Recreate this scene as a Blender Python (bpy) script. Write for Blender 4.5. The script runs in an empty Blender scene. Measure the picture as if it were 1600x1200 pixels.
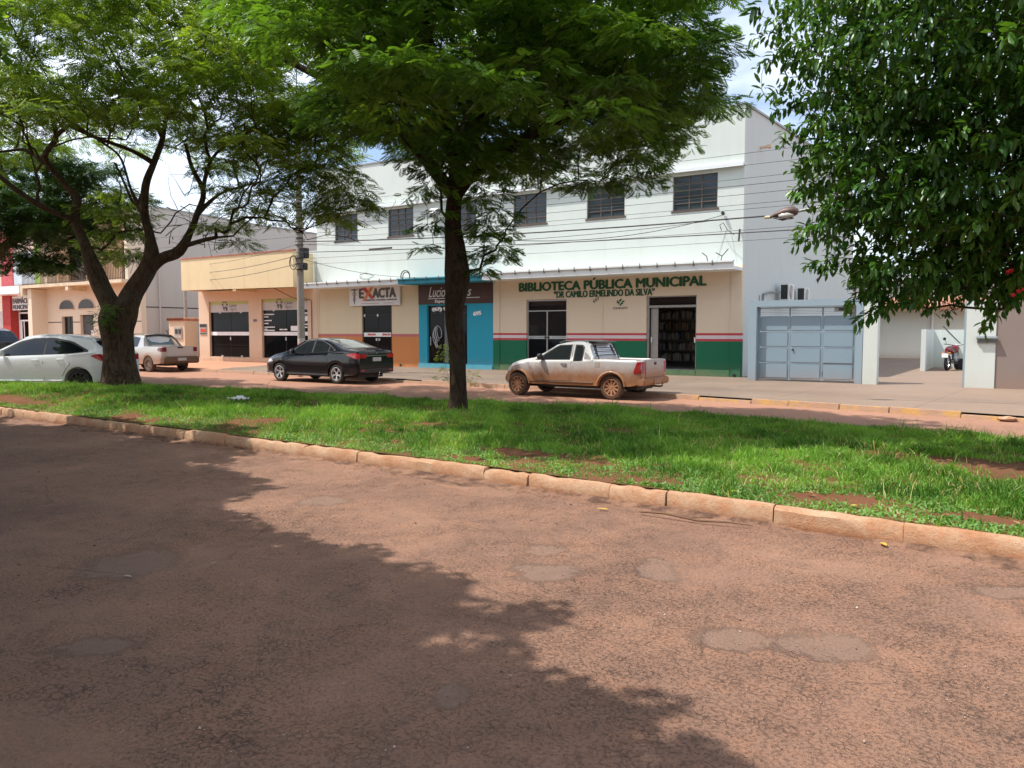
import bpy, bmesh, math, random
import numpy as np
from mathutils import Vector, Matrix
R = math.radians
sc = bpy.context.scene
col = sc.collection
random.seed(7)
rng = np.random.default_rng(11)

# ------------------------------------------------------------------ camera
EYE = 1.65
cd = bpy.data.cameras.new('camera'); cam = bpy.data.objects.new('camera', cd); col.objects.link(cam)
cd.sensor_width = 36.0; cd.lens = 27.0; cd.clip_end = 3000; cd.clip_start = 0.05
PITCH = R(3.814); YAW = R(32.7465)
cam.location = (0, 0, EYE); cam.rotation_euler = (math.pi/2 - PITCH, 0, YAW)
sc.camera = cam
RT = Vector((math.cos(YAW), math.sin(YAW), 0))
FW = Vector((-math.sin(YAW)*math.cos(PITCH), math.cos(YAW)*math.cos(PITCH), -math.sin(PITCH)))
UP = RT.cross(FW)
def at(px, py, d):
    """world point seen at photo pixel (1600x1200) at depth d metres"""
    r = FW + RT*((px-800)/1200.0) - UP*((py-600)/1200.0)
    return Vector((0, 0, EYE)) + r*d

# ------------------------------------------------------------------ light
SUN = Vector((-0.46, -0.30, 1.0)).normalized()
SEL = math.asin(SUN.z)
w = bpy.data.worlds.new("World"); sc.world = w; w.use_nodes = True
nt = w.node_tree; N = nt.nodes; L = nt.links
bg = N['Background']; bg.inputs['Strength'].default_value = 0.15
sky = N.new('ShaderNodeTexSky'); sky.sky_type = 'NISHITA'; sky.sun_disc = False
sky.sun_elevation = SEL; sky.sun_rotation = math.atan2(SUN.x, SUN.y)
sky.air_density = 1.0; sky.dust_density = 1.6; sky.ozone_density = 1.4
tc = N.new('ShaderNodeTexCoord')
sep = N.new('ShaderNodeSeparateXYZ'); L.new(tc.outputs['Generated'], sep.inputs[0])
def mth(op, a, b=None, tree=None):
    n = (tree or nt).nodes.new('ShaderNodeMath'); n.operation = op
    for i, v in enumerate((a, b)):
        if v is None: continue
        if isinstance(v, (int, float)): n.inputs[i].default_value = v
        else: (tree or nt).links.new(v, n.inputs[i])
    return n.outputs[0]
zc = mth('ADD', mth('MAXIMUM', sep.outputs[2], 0.0), 0.16)
cx = mth('DIVIDE', sep.outputs[0], zc); cy = mth('DIVIDE', sep.outputs[1], zc)
cmb = N.new('ShaderNodeCombineXYZ'); L.new(cx, cmb.inputs[0]); L.new(cy, cmb.inputs[1])
no = N.new('ShaderNodeTexNoise'); no.inputs['Scale'].default_value = 0.7; no.inputs['Detail'].default_value = 6; no.inputs['Roughness'].default_value = 0.58
L.new(cmb.outputs[0], no.inputs['Vector'])
cr = N.new('ShaderNodeValToRGB'); cr.color_ramp.elements[0].position = 0.41; cr.color_ramp.elements[1].position = 0.60
L.new(no.outputs[0], cr.inputs[0])
mx = N.new('ShaderNodeMix'); mx.data_type = 'RGBA'
mx.inputs[7].default_value = (9.0, 9.4, 10.0, 1)
L.new(mth('MULTIPLY', cr.outputs[0], 0.78), mx.inputs[0]); L.new(sky.outputs[0], mx.inputs[6]); L.new(mx.outputs[2], bg.inputs['Color'])
sd = bpy.data.lights.new('sun', 'SUN'); so = bpy.data.objects.new('sun', sd); col.objects.link(so)
sd.energy = 4.15; sd.angle = R(0.6); sd.color = (1.0, 0.955, 0.89)
so.rotation_euler = SUN.to_track_quat('Z', 'Y').to_euler(); so.location = (0, 0, 30)
sc.view_settings.view_transform = 'Standard'; sc.view_settings.look = 'None'
sc.view_settings.exposure = 0.43; sc.view_settings.gamma = 1.0
sc.cycles.max_bounces = 5; sc.cycles.transparent_max_bounces = 10; sc.cycles.diffuse_bounces = 3; sc.cycles.glossy_bounces = 2
sc.cycles.use_adaptive_sampling = True; sc.cycles.adaptive_threshold = 0.02

# ------------------------------------------------------------------ mesh helpers
class MB:
    def __init__(s): s.v = []; s.f = []; s.m = []
    def add(s, vs, fs, mi=0):
        o = len(s.v); s.v += [tuple(p) for p in vs]; s.f += [tuple(i+o for i in f) for f in fs]; s.m += [mi]*len(fs); return s
    def box(s, x0, x1, y0, y1, z0, z1, mi=0):
        vs = [(x, y, z) for z in (z0, z1) for y in (y0, y1) for x in (x0, x1)]
        return s.add(vs, [(0,2,3,1),(4,5,7,6),(0,1,5,4),(2,6,7,3),(0,4,6,2),(1,3,7,5)], mi)
    def obox(s, c, sx, sy, sz, rot=None, mi=0):
        m = rot or Matrix.Identity(3)
        vs = [Vector(c) + m @ Vector((x, y, z)) for z in (-sz/2, sz/2) for y in (-sy/2, sy/2) for x in (-sx/2, sx/2)]
        return s.add(vs, [(0,2,3,1),(4,5,7,6),(0,1,5,4),(2,6,7,3),(0,4,6,2),(1,3,7,5)], mi)
    def prism(s, poly, a0, a1, axis='y', mi=0):
        """poly = list of 2D points; extruded along axis from a0 to a1"""
        def P(p, a):
            if axis == 'y': return (p[0], a, p[1])
            if axis == 'x': return (a, p[0], p[1])
            return (p[0], p[1], a)
        n = len(poly); vs = [P(p, a0) for p in poly] + [P(p, a1) for p in poly]
        fs = [tuple(range(n)), tuple(range(2*n-1, n-1, -1))] + [(i, n+i, n+(i+1) % n, (i+1) % n) for i in range(n)]
        return s.add(vs, fs, mi)
    def tube(s, pts, rad, n=8, mi=0, cap=True):
        pts = [Vector(p) for p in pts]
        if isinstance(rad, (int, float)): rad = [rad]*len(pts)
        rings = []; prev = None
        for i, p in enumerate(pts):
            t = (pts[min(i+1, len(pts)-1)] - pts[max(i-1, 0)])
            t = t.normalized() if t.length > 1e-9 else Vector((0, 0, 1))
            if prev is None:
                a = Vector((0, 0, 1)) if abs(t.z) < .9 else Vector((1, 0, 0)); u = t.cross(a).normalized()
            else:
                u = (prev - t*prev.dot(t)); u = u.normalized() if u.length > 1e-6 else t.orthogonal().normalized()
            prev = u; v = t.cross(u)
            rings.append([p + (u*math.cos(2*math.pi*k/n) + v*math.sin(2*math.pi*k/n))*rad[i] for k in range(n)])
        vs = [q for r in rings for q in r]; fs = []
        for i in range(len(pts)-1):
            for k in range(n):
                a = i*n+k; b = i*n+(k+1) % n; fs.append((a, b, b+n, a+n))
        if cap: fs += [tuple(range(n-1, -1, -1)), tuple(range((len(pts)-1)*n, len(pts)*n))]
        return s.add(vs, fs, mi)
    def lathe(s, prof, c, axis='z', n=24, mi=0):
        """prof = [(r, h)], turned round an axis through c"""
        vs = []
        for r, h in prof:
            for k in range(n):
                a = 2*math.pi*k/n; p = (r*math.cos(a), r*math.sin(a), h)
                if axis == 'y': p = (p[0], p[2], p[1])
                if axis == 'x': p = (p[2], p[0], p[1])
                vs.append((p[0]+c[0], p[1]+c[1], p[2]+c[2]))
        fs = []
        for i in range(len(prof)-1):
            for k in range(n):
                a = i*n+k; b = i*n+(k+1) % n; fs.append((a, b, b+n, a+n))
        return s.add(vs, fs, mi)
    def wall(s, x0, x1, z0, z1, y0, y1, holes=(), mi=0):
        """a wall in the XZ plane from y0 (front) to y1, with rectangular holes (x0,x1,z0,z1)"""
        xs = sorted({x0, x1, *[h[0] for h in holes], *[h[1] for h in holes]}); zs = sorted({z0, z1, *[h[2] for h in holes], *[h[3] for h in holes]})
        xs = [x for x in xs if x0 <= x <= x1]; zs = [z for z in zs if z0 <= z <= z1]
        def solid(i, j):
            if i < 0 or j < 0 or i >= len(xs)-1 or j >= len(zs)-1: return False
            cx, cz = (xs[i]+xs[i+1])/2, (zs[j]+zs[j+1])/2
            return not any(h[0] < cx < h[1] and h[2] < cz < h[3] for h in holes)
        for i in range(len(xs)-1):
            for j in range(len(zs)-1):
                if not solid(i, j): continue
                a, b, c, d = xs[i], xs[i+1], zs[j], zs[j+1]
                s.add([(a,y0,c),(b,y0,c),(b,y0,d),(a,y0,d)], [(0,1,2,3)], mi)
                s.add([(a,y1,c),(b,y1,c),(b,y1,d),(a,y1,d)], [(3,2,1,0)], mi)
                if not solid(i-1, j): s.add([(a,y0,c),(a,y0,d),(a,y1,d),(a,y1,c)], [(0,1,2,3)], mi)
                if not solid(i+1, j): s.add([(b,y0,c),(b,y1,c),(b,y1,d),(b,y0,d)], [(0,1,2,3)], mi)
                if not solid(i, j-1): s.add([(a,y0,c),(a,y1,c),(b,y1,c),(b,y0,c)], [(0,1,2,3)], mi)
                if not solid(i, j+1): s.add([(a,y0,d),(b,y0,d),(b,y1,d),(a,y1,d)], [(0,1,2,3)], mi)
        return s
def link(name, me, mats, parent=None):
    o = bpy.data.objects.new(name, me); col.objects.link(o)
    for m in (mats if isinstance(mats, (list, tuple)) else [mats]): me.materials.append(m)
    if parent is not None: o.parent = parent
    return o
def obj(name, mb, mats, parent=None, smooth=None, bevel=0, recalc=True):
    me = bpy.data.meshes.new(name); me.from_pydata(mb.v, [], mb.f)
    me.polygons.foreach_set('material_index', mb.m)
    bm = bmesh.new(); bm.from_mesh(me)
    if recalc: bmesh.ops.recalc_face_normals(bm, faces=bm.faces)
    if bevel:
        bmesh.ops.remove_doubles(bm, verts=bm.verts, dist=1e-5)
        es = [e for e in bm.edges if len(e.link_faces) == 2 and e.calc_face_angle(0) > .5]
        bmesh.ops.bevel(bm, geom=es, offset=bevel, segments=2, affect='EDGES', clamp_overlap=True)
    if smooth:
        for f in bm.faces: f.smooth = True
        for e in bm.edges:
            if len(e.link_faces) == 2 and e.calc_face_angle(0) > R(smooth): e.smooth = False
    bm.to_mesh(me); bm.free()
    return link(name, me, mats, parent)
def tag(o, label=None, cat=None, group=None, kind=None):
    for k, v in (('label', label), ('category', cat), ('group', group), ('kind', kind)):
        if v: o[k] = v
    return o
def thing(name, label, cat, loc=(0,0,0), rz=0, group=None):
    o = bpy.data.objects.new(name, None); col.objects.link(o); o.location = loc; o.rotation_euler = (0, 0, rz)
    o.empty_display_size = .2
    return tag(o, label, cat, group)
def dup(root, label=None, loc=None):
    def cp(o, parent):
        c = o.copy(); col.objects.link(c)
        if parent is not None: c.parent = parent
        for ch in list(o.children): cp(ch, c)
        return c
    r = cp(root, None)
    if label: r['label'] = label
    if loc is not None: r.location = loc
    return r
def big_mesh(name, V, F, nper, mats, parent=None, tint=None, smooth=False):
    """V (n,3) float array; F (m,nper) int array"""
    me = bpy.data.meshes.new(name); nv = len(V); nf = len(F)
    me.vertices.add(nv); me.vertices.foreach_set('co', np.ascontiguousarray(V, dtype=np.float32).ravel())
    me.loops.add(nf*nper); me.loops.foreach_set('vertex_index', np.ascontiguousarray(F, dtype=np.int32).ravel())
    me.polygons.add(nf); me.polygons.foreach_set('loop_start', np.arange(0, nf*nper, nper, dtype=np.int32))
    if tint is not None:
        a = me.attributes.new('tint', 'FLOAT', 'POINT'); a.data.foreach_set('value', np.ascontiguousarray(tint, dtype=np.float32))
    me.update(calc_edges=True)
    if smooth: me.polygons.foreach_set('use_smooth', [True]*nf)
    return link(name, me, mats, parent)

# ------------------------------------------------------------------ materials
def newmat(name):
    m = bpy.data.materials.new(name); m.use_nodes = True
    return m, m.node_tree, m.node_tree.nodes['Principled BSDF']
def noise(t, scale, detail=5, rough=.6, vec=None, dist=0):
    n = t.nodes.new('ShaderNodeTexNoise'); n.inputs['Scale'].default_value = scale; n.inputs['Detail'].default_value = detail
    n.inputs['Roughness'].default_value = rough; n.inputs['Distortion'].default_value = dist
    if vec is not None: t.links.new(vec, n.inputs['Vector'])
    return n.outputs[0]
def ocoord(t, scale=None):
    c = t.nodes.new('ShaderNodeTexCoord'); o = c.outputs['Object']
    if scale:
        mp = t.nodes.new('ShaderNodeMapping'); mp.inputs['Scale'].default_value = scale; t.links.new(o, mp.inputs[0]); o = mp.outputs[0]
    return o
def ramp(t, fac, stops, interp='LINEAR'):
    r = t.nodes.new('ShaderNodeValToRGB'); cr = r.color_ramp; cr.interpolation = interp
    while len(cr.elements) < len(stops): cr.elements.new(0.5)
    for e, (p, c) in zip(cr.elements, stops):
        e.position = p; e.color = (c, c, c, 1) if isinstance(c, (int, float)) else (*c, 1)
    if fac is not None: t.links.new(fac, r.inputs[0])
    return r.outputs[0]
def mix(t, fac, a, b, mode='MIX'):
    n = t.nodes.new('ShaderNodeMix'); n.data_type = 'RGBA'; n.blend_type = mode
    for i, v in ((0, fac), (6, a), (7, b)):
        if isinstance(v, (int, float)): n.inputs[i].default_value = v
        elif isinstance(v, tuple): n.inputs[i].default_value = (*v[:3], 1)
        else: t.links.new(v, n.inputs[i])
    return n.outputs[2]
def bump(t, bsdf, h, strength=.3, dist=.02, nrm=None):
    b = t.nodes.new('ShaderNodeBump'); b.inputs['Strength'].default_value = strength; b.inputs['Distance'].default_value = dist
    t.links.new(h, b.inputs['Height'])
    if nrm is not None: t.links.new(nrm, b.inputs['Normal'])
    t.links.new(b.outputs[0], bsdf.inputs['Normal']); return b.outputs[0]
def mat(name, c, rough=.7, var=.12, scale=4, bmp=0, bscale=60, metal=0, spec=.5, coat=0):
    m, t, b = newmat(name)
    o = ocoord(t)
    if var:
        f = ramp(t, noise(t, scale, 6, .6, o), [(.3, 0.), (.7, 1.)])
        t.links.new(mix(t, f, tuple(x*(1-var) for x in c), tuple(min(1, x*(1+var)) for x in c)), b.inputs['Base Color'])
    else: b.inputs['Base Color'].default_value = (*c, 1)
    b.inputs['Roughness'].default_value = rough; b.inputs['Metallic'].default_value = metal; b.inputs['Specular IOR Level'].default_value = spec
    b.inputs['Coat Weight'].default_value = coat
    if bmp: bump(t, b, noise(t, bscale, 4, .6, o), bmp, .01)
    return m
DUST = (0.42, 0.19, 0.095)
def wallmat(name, c, dust=.35, stain=.25, rough=.85, zbands=None, dz=.55, streak=.5):
    """painted render: fine grain, faint rain streaks and water stains, red dust splashed on the foot; zbands = [(z, colour)] painted dado"""
    m, t, b = newmat(name); o = ocoord(t); sp = t.nodes.new('ShaderNodeSeparateXYZ'); t.links.new(o, sp.inputs[0]); z = sp.outputs[2]
    base = c
    if zbands:
        zz = mth('DIVIDE', z, 10.0, t)
        base = ramp(t, zz, [(0, zbands[0][1])] + [(zbands[i][0]/10, zbands[i+1][1] if i+1 < len(zbands) else c) for i in range(len(zbands))], 'CONSTANT')
    cloud = ramp(t, noise(t, .55, 6, .65, o), [(.35, 0.), (.75, 1.)])
    x = mix(t, mth('MULTIPLY', cloud, stain*.5, t), base, mix(t, 1.0, base, (.72, .68, .62), 'MULTIPLY'))
    st = ramp(t, noise(t, 1.0, 5, .6, ocoord(t, (2.6, 2.6, .3))), [(.5, 0.), (.8, 1.)])
    x = mix(t, mth('MULTIPLY', st, stain*streak, t), x, mix(t, 1.0, x, (.62, .56, .50), 'MULTIPLY'))
    g = mth('SUBTRACT', 1.0, mth('DIVIDE', mth('SUBTRACT', z, .15, t), dz, t), t)
    g = mth('MULTIPLY', mth('MAXIMUM', g, 0, t), ramp(t, noise(t, 3, 6, .7, o), [(.25, .2), (.7, 1.)]), t)
    x = mix(t, mth('MULTIPLY', mth('MINIMUM', g, 1, t), dust, t), x, DUST)
    t.links.new(x, b.inputs['Base Color']); b.inputs['Roughness'].default_value = rough; b.inputs['Specular IOR Level'].default_value = .25
    bump(t, b, noise(t, 70, 4, .7, o), .25, .006)
    return m
def glass(name, c=(.006, .007, .008), rough=.03, spec=.13):
    m, t, b = newmat(name)
    b.inputs['Base Color'].default_value = (*c, 1); b.inputs['Roughness'].default_value = rough; b.inputs['Specular IOR Level'].default_value = spec
    return m
def clearglass(name, tintc=(.75, .8, .8), a=.3):
    m, t, b = newmat(name); b.inputs['Base Color'].default_value = (.02, .025, .03, 1); b.inputs['Roughness'].default_value = .02
    tr = t.nodes.new('ShaderNodeBsdfTransparent'); tr.inputs[0].default_value = (*tintc, 1)
    ms = t.nodes.new('ShaderNodeMixShader'); ms.inputs[0].default_value = a
    t.links.new(tr.outputs[0], ms.inputs[1]); t.links.new(b.outputs[0], ms.inputs[2])
    t.links.new(ms.outputs[0], t.nodes['Material Output'].inputs[0]); return m
def leafmat(name, dark, light, rough=.5, trans=.35, spec=.4, yellow=None):
    m, t, b = newmat(name)
    a = t.nodes.new('ShaderNodeAttribute'); a.attribute_name = 'tint'
    st = [(0, dark), (.85, light)] + ([(1.0, yellow)] if yellow else [])
    c = ramp(t, a.outputs['Fac'], st)
    t.links.new(c, b.inputs['Base Color']); b.inputs['Roughness'].default_value = rough; b.inputs['Specular IOR Level'].default_value = spec
    tr = t.nodes.new('ShaderNodeBsdfTranslucent'); t.links.new(mix(t, 1.0, c, (1.9, 1.75, .7), 'MULTIPLY'), tr.inputs[0])
    ms = t.nodes.new('ShaderNodeMixShader'); ms.inputs[0].default_value = trans
    t.links.new(b.outputs[0], ms.inputs[1]); t.links.new(tr.outputs[0], ms.inputs[2]); t.links.new(ms.outputs[0], t.nodes['Material Output'].inputs[0])
    return m

M = {}
M['dark'] = mat('dark_void', (.012, .011, .01), .9, 0)
M['black'] = mat('black_plastic', (.02, .02, .02), .5, .2)
M['rubber'] = mat('rubber', (.025, .023, .022), .85, .3, 20)
M['alu'] = mat('aluminium', (.45, .45, .45), .4, .1, 10, metal=.8)
M['white_metal'] = mat('white_metal', (.72, .73, .73), .45, .06)
M['wire'] = mat('cable_sheath', (.03, .03, .03), .6, .3, 30)
M['glass_dark'] = glass('dark_glass')
M['glass_clear'] = clearglass('shop_glass')
M['chrome'] = mat('chrome', (.7, .7, .7), .15, 0, metal=1)

def text(name, s, w_, h_, loc, m, parent, bold=.0, depth=.006, rot=(math.pi/2, 0, 0), shear=0):
    """lettering w_ wide and h_ high whose lower left corner is loc"""
    cu = bpy.data.curves.new(name, 'FONT'); cu.body = s; cu.size = 1; cu.offset = 0; cu.extrude = .5; cu.shear = shear; cu.resolution_u = 3
    tmp = bpy.data.objects.new('tmp', cu); col.objects.link(tmp)
    dg = bpy.context.evaluated_depsgraph_get(); dg.update()
    me = bpy.data.meshes.new_from_object(tmp.evaluated_get(dg)); me.name = name
    bpy.data.objects.remove(tmp)
    co = np.empty(len(me.vertices)*3, dtype=np.float32); me.vertices.foreach_get('co', co); co = co.reshape(-1, 3)
    mn, mxx = co.min(0), co.max(0)
    co[:, 0] = (co[:, 0]-mn[0])/(mxx[0]-mn[0])*w_; co[:, 1] = (co[:, 1]-mn[1])/(mxx[1]-mn[1])*h_; co[:, 2] *= depth
    me.vertices.foreach_set('co', co.ravel()); me.materials.clear()
    if bold:                                  # heavier strokes: the same letters again, shifted a little and a millimetre proud
        b0 = MB(); fs = [tuple(p.vertices) for p in me.polygons]
        for k, (dx, dy) in enumerate(((0, 0), (bold, 0), (bold*.5, bold*.45), (bold*.5, -bold*.45), (-bold*.5, 0))): b0.add(co+np.array([dx, dy, .0007*k]), fs)
        me = bpy.data.meshes.new(name); me.from_pydata(b0.v, [], b0.f)
    o = link(name, me, m, parent); o.location = loc; o.rotation_euler = rot
    return o
# ================================================================== ground, roads, median
def lerp(a, b, t): return a + (b-a)*t
def poly_y(pts, x):
    for (x0, y0), (x1, y1) in zip(pts, pts[1:]):
        if x0 <= x <= x1: return lerp(y0, y1, (x-x0)/(x1-x0))
    return pts[0][1] if x < pts[0][0] else pts[-1][1]
FARK = [(-90, 23.2), (-60, 22.0), (-33, 20.75), (-27, 20.15), (-20, 19.7), (-12, 18.95), (-7.5, 18.45), (-5, 18.0), (-2.5, 17.55), (.2, 16.95), (6, 15.8), (30, 11)]
# worn grey repair patches in the red asphalt: (x, y, half width, half depth)
PATCHES = [(-2.07, 2.69, 0.1, 0.15), (-1.17, 4.04, 0.26, 0.19), (-0.75, 4.23, 0.29, 0.21), (-2.0, 4.97, 0.16, 0.31), (-2.9, 4.96, 0.2, 0.18), (-5.21, 3.09, 0.34, 0.48), (-2.62, 4.49, 0.30, 0.22), (0.05, 5.74, 0.22, 0.15), (-5.6, 5.3, 0.3, 0.25), (-3.98, 2.13, 0.24, 0.14)]
def asphalt():
    m, t, b = newmat('worn_asphalt'); o = ocoord(t)
    big = noise(t, .35, 7, .62, o, .6); mid = noise(t, 1.6, 8, .65, o, .3); fine = noise(t, 60, 5, .75, o); grit = noise(t, 170, 3, .7, o)
    vor = t.nodes.new('ShaderNodeTexVoronoi'); vor.feature = 'DISTANCE_TO_EDGE'; vor.inputs['Scale'].default_value = 23; vor.inputs['Randomness'].default_value = 1
    wv = t.nodes.new('ShaderNodeVectorMath'); wv.operation = 'ADD'
    nn = t.nodes.new('ShaderNodeTexNoise'); nn.inputs['Scale'].default_value = 9; nn.inputs['Detail'].default_value = 5
    sc_ = t.nodes.new('ShaderNodeVectorMath'); sc_.operation = 'SCALE'; sc_.inputs['Scale'].default_value = .09
    t.links.new(o, nn.inputs['Vector']); t.links.new(nn.outputs['Color'], sc_.inputs[0]); t.links.new(o, wv.inputs[0]); t.links.new(sc_.outputs[0], wv.inputs[1])
    t.links.new(wv.outputs[0], vor.inputs['Vector'])
    cmask = ramp(t, noise(t, 5.5, 4, .6, o, .4), [(.46, 0.), (.60, 1.)])
    crack = mth('SUBTRACT', 1.0, mth('MULTIPLY', ramp(t, vor.outputs['Distance'], [(.0, 1.), (.11, 0.)]), cmask, t), t)
    # smooth grey repair patches, a few metres apart
    edge = mth('MULTIPLY', mth('SUBTRACT', noise(t, 4.5, 9, .75, o), .5, t), 2.4, t); patch = None
    rotn = t.nodes.new('ShaderNodeMapping'); rotn.vector_type = 'POINT'; rotn.inputs['Rotation'].default_value = (0, 0, -YAW); t.links.new(o, rotn.inputs[0])
    for px_, py_, rx_, ry_ in PATCHES:
        qx = px_*math.cos(-YAW)-py_*math.sin(-YAW); qy = px_*math.sin(-YAW)+py_*math.cos(-YAW)
        sb = t.nodes.new('ShaderNodeVectorMath'); sb.operation = 'SUBTRACT'; t.links.new(rotn.outputs[0], sb.inputs[0]); sb.inputs[1].default_value = (qx, qy, 0)
        dv = t.nodes.new('ShaderNodeVectorMath'); dv.operation = 'DIVIDE'; t.links.new(sb.outputs[0], dv.inputs[0]); dv.inputs[1].default_value = (rx_, ry_, 1000)
        ln_ = t.nodes.new('ShaderNodeVectorMath'); ln_.operation = 'LENGTH'; t.links.new(dv.outputs[0], ln_.inputs[0])
        patch = ln_.outputs['Value'] if patch is None else mth('MINIMUM', patch, ln_.outputs['Value'], t)
    patch = ramp(t, mth('ADD', patch, edge, t), [(.70, 1.), (1.0, 0.)])
    rough_zone = ramp(t, noise(t, .8, 5, .6, o, .4), [(.38, 0.25), (.6, 1.)])
    rz = mth('MULTIPLY', rough_zone, mth('SUBTRACT', 1.0, mth('MULTIPLY', patch, .72, t), t), t)
    c = mix(t, ramp(t, big, [(.36, 0.), (.64, 1.)]), (.26, .146, .10), (.375, .21, .137))
    c = mix(t, ramp(t, mid, [(.42, 0.), (.68, .85)]), c, (.42, .225, .14))
    c = mix(t, mth('MULTIPLY', ramp(t, noise(t, 4.5, 6, .7, o), [(.52, 0.), (.75, 1.)]), .5, t), c, (.48, .225, .12))
    c = mix(t, mth('MULTIPLY', mth('SUBTRACT', 1.0, crack, t), mth('MULTIPLY', rz, .8, t), t), c, (.085, .05, .036))
    c = mix(t, ramp(t, fine, [(.30, .5), (.56, 0.)]), c, (.14, .095, .075))
    c = mix(t, mth('MULTIPLY', patch, .55, t), c, mix(t, noise(t, 12, 6, .7, o), (.15, .105, .082), (.24, .165, .125)))
    c = mix(t, ramp(t, grit, [(.62, 0.), (.72, .45)]), c, (.50, .36, .28))
    wc = t.nodes.new('ShaderNodeTexVoronoi'); wc.feature = 'DISTANCE_TO_EDGE'; wc.inputs['Scale'].default_value = .42
    t.links.new(wv.outputs[0], wc.inputs['Vector'])
    lc = ramp(t, wc.outputs['Distance'], [(.0, 1.), (.006, 0.)]); lc = mth('MULTIPLY', lc, ramp(t, mid, [(.45, 0.), (.55, 1.)]), t)
    c = mix(t, mth('MULTIPLY', lc, .3, t), c, (.07, .045, .036))
    pit = ramp(t, noise(t, 48, 5, .65, o, .5), [(.36, 1.), (.47, 0.)]); c = mix(t, mth('MULTIPLY', pit, mth('MULTIPLY', rz, .5, t), t), c, (.12, .068, .05))
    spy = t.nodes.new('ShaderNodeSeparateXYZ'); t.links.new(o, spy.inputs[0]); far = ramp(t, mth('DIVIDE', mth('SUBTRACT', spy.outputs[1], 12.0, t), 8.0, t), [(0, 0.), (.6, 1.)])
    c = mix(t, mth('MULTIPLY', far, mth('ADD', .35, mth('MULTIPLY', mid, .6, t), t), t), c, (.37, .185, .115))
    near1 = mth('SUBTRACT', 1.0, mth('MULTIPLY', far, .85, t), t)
    t.links.new(c, b.inputs['Base Color']); b.inputs['Roughness'].default_value = .88; b.inputs['Specular IOR Level'].default_value = .3
    h = mth('ADD', mth('MULTIPLY', crack, mth('MULTIPLY', rz, .55, t), t), mth('MULTIPLY', fine, mth('ADD', mth('MULTIPLY', rz, 1.1, t), .35, t), t), t)
    h = mth('ADD', h, mth('MULTIPLY', grit, .35, t), t); h = mth('ADD', h, mth('MULTIPLY', noise(t, 14, 5, .7, o), mth('MULTIPLY', rz, 1.5, t), t), t)
    h = mth('SUBTRACT', h, mth('MULTIPLY', lc, .5, t), t); h = mth('SUBTRACT', h, mth('MULTIPLY', pit, mth('MULTIPLY', rz, .9, t), t), t)
    bump(t, b, mth('MULTIPLY', h, near1, t), .85, .018)
    return m
def kerbmat():
    m, t, b = newmat('dusty_kerb_concrete'); o = ocoord(t)
    c = mix(t, ramp(t, noise(t, 2.2, 7, .7, o, .5), [(.35, 0.), (.62, 1.)]), (.44, .225, .12), (.56, .385, .25))
    c = mix(t, ramp(t, noise(t, 9, 7, .75, o), [(.5, 0.), (.68, .7)]), c, (.50, .21, .10))
    c = mix(t, ramp(t, noise(t, 34, 6, .75, o), [(.54, 0.), (.66, .5)]), c, (.2, .12, .08))
    sz = t.nodes.new('ShaderNodeSeparateXYZ'); t.links.new(o, sz.inputs[0]); lowz = ramp(t, mth('ADD', mth('DIVIDE', sz.outputs[2], .12, t), mth('MULTIPLY', noise(t, 6, 6, .7, o), 1.0, t), t), [(.55, .85), (1.0, 0.)]); c = mix(t, lowz, c, (.30, .13, .065))
    t.links.new(c, b.inputs['Base Color']); b.inputs['Roughness'].default_value = .9; b.inputs['Specular IOR Level'].default_value = .2
    bump(t, b, mth('ADD', noise(t, 18, 6, .75, o), mth('MULTIPLY', noise(t, 90, 3, .7, o), .4, t), t), .7, .02); return m
def farkerbmat():
    m, t, b = newmat('yellow_painted_kerb'); o = ocoord(t); sp = t.nodes.new('ShaderNodeSeparateXYZ'); t.links.new(o, sp.inputs[0])
    conc = mix(t, noise(t, 3, 6, .7, o), (.34, .19, .12), (.52, .35, .24))
    worn = ramp(t, noise(t, 3.2, 7, .7, o), [(.48, 0.), (.60, .8)])
    inx = ramp(t, mth('DIVIDE', mth('ADD', sp.outputs[0], 60, t), 100, t), [(0, 0.), (.532, 1.), (.645, 0.)], 'CONSTANT')
    c = mix(t, mth('MULTIPLY', worn, inx, t), conc, (.58, .33, .08))
    t.links.new(c, b.inputs['Base Color']); b.inputs['Roughness'].default_value = .85
    bump(t, b, noise(t, 20, 6, .7, o), .6, .02); return m
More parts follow.
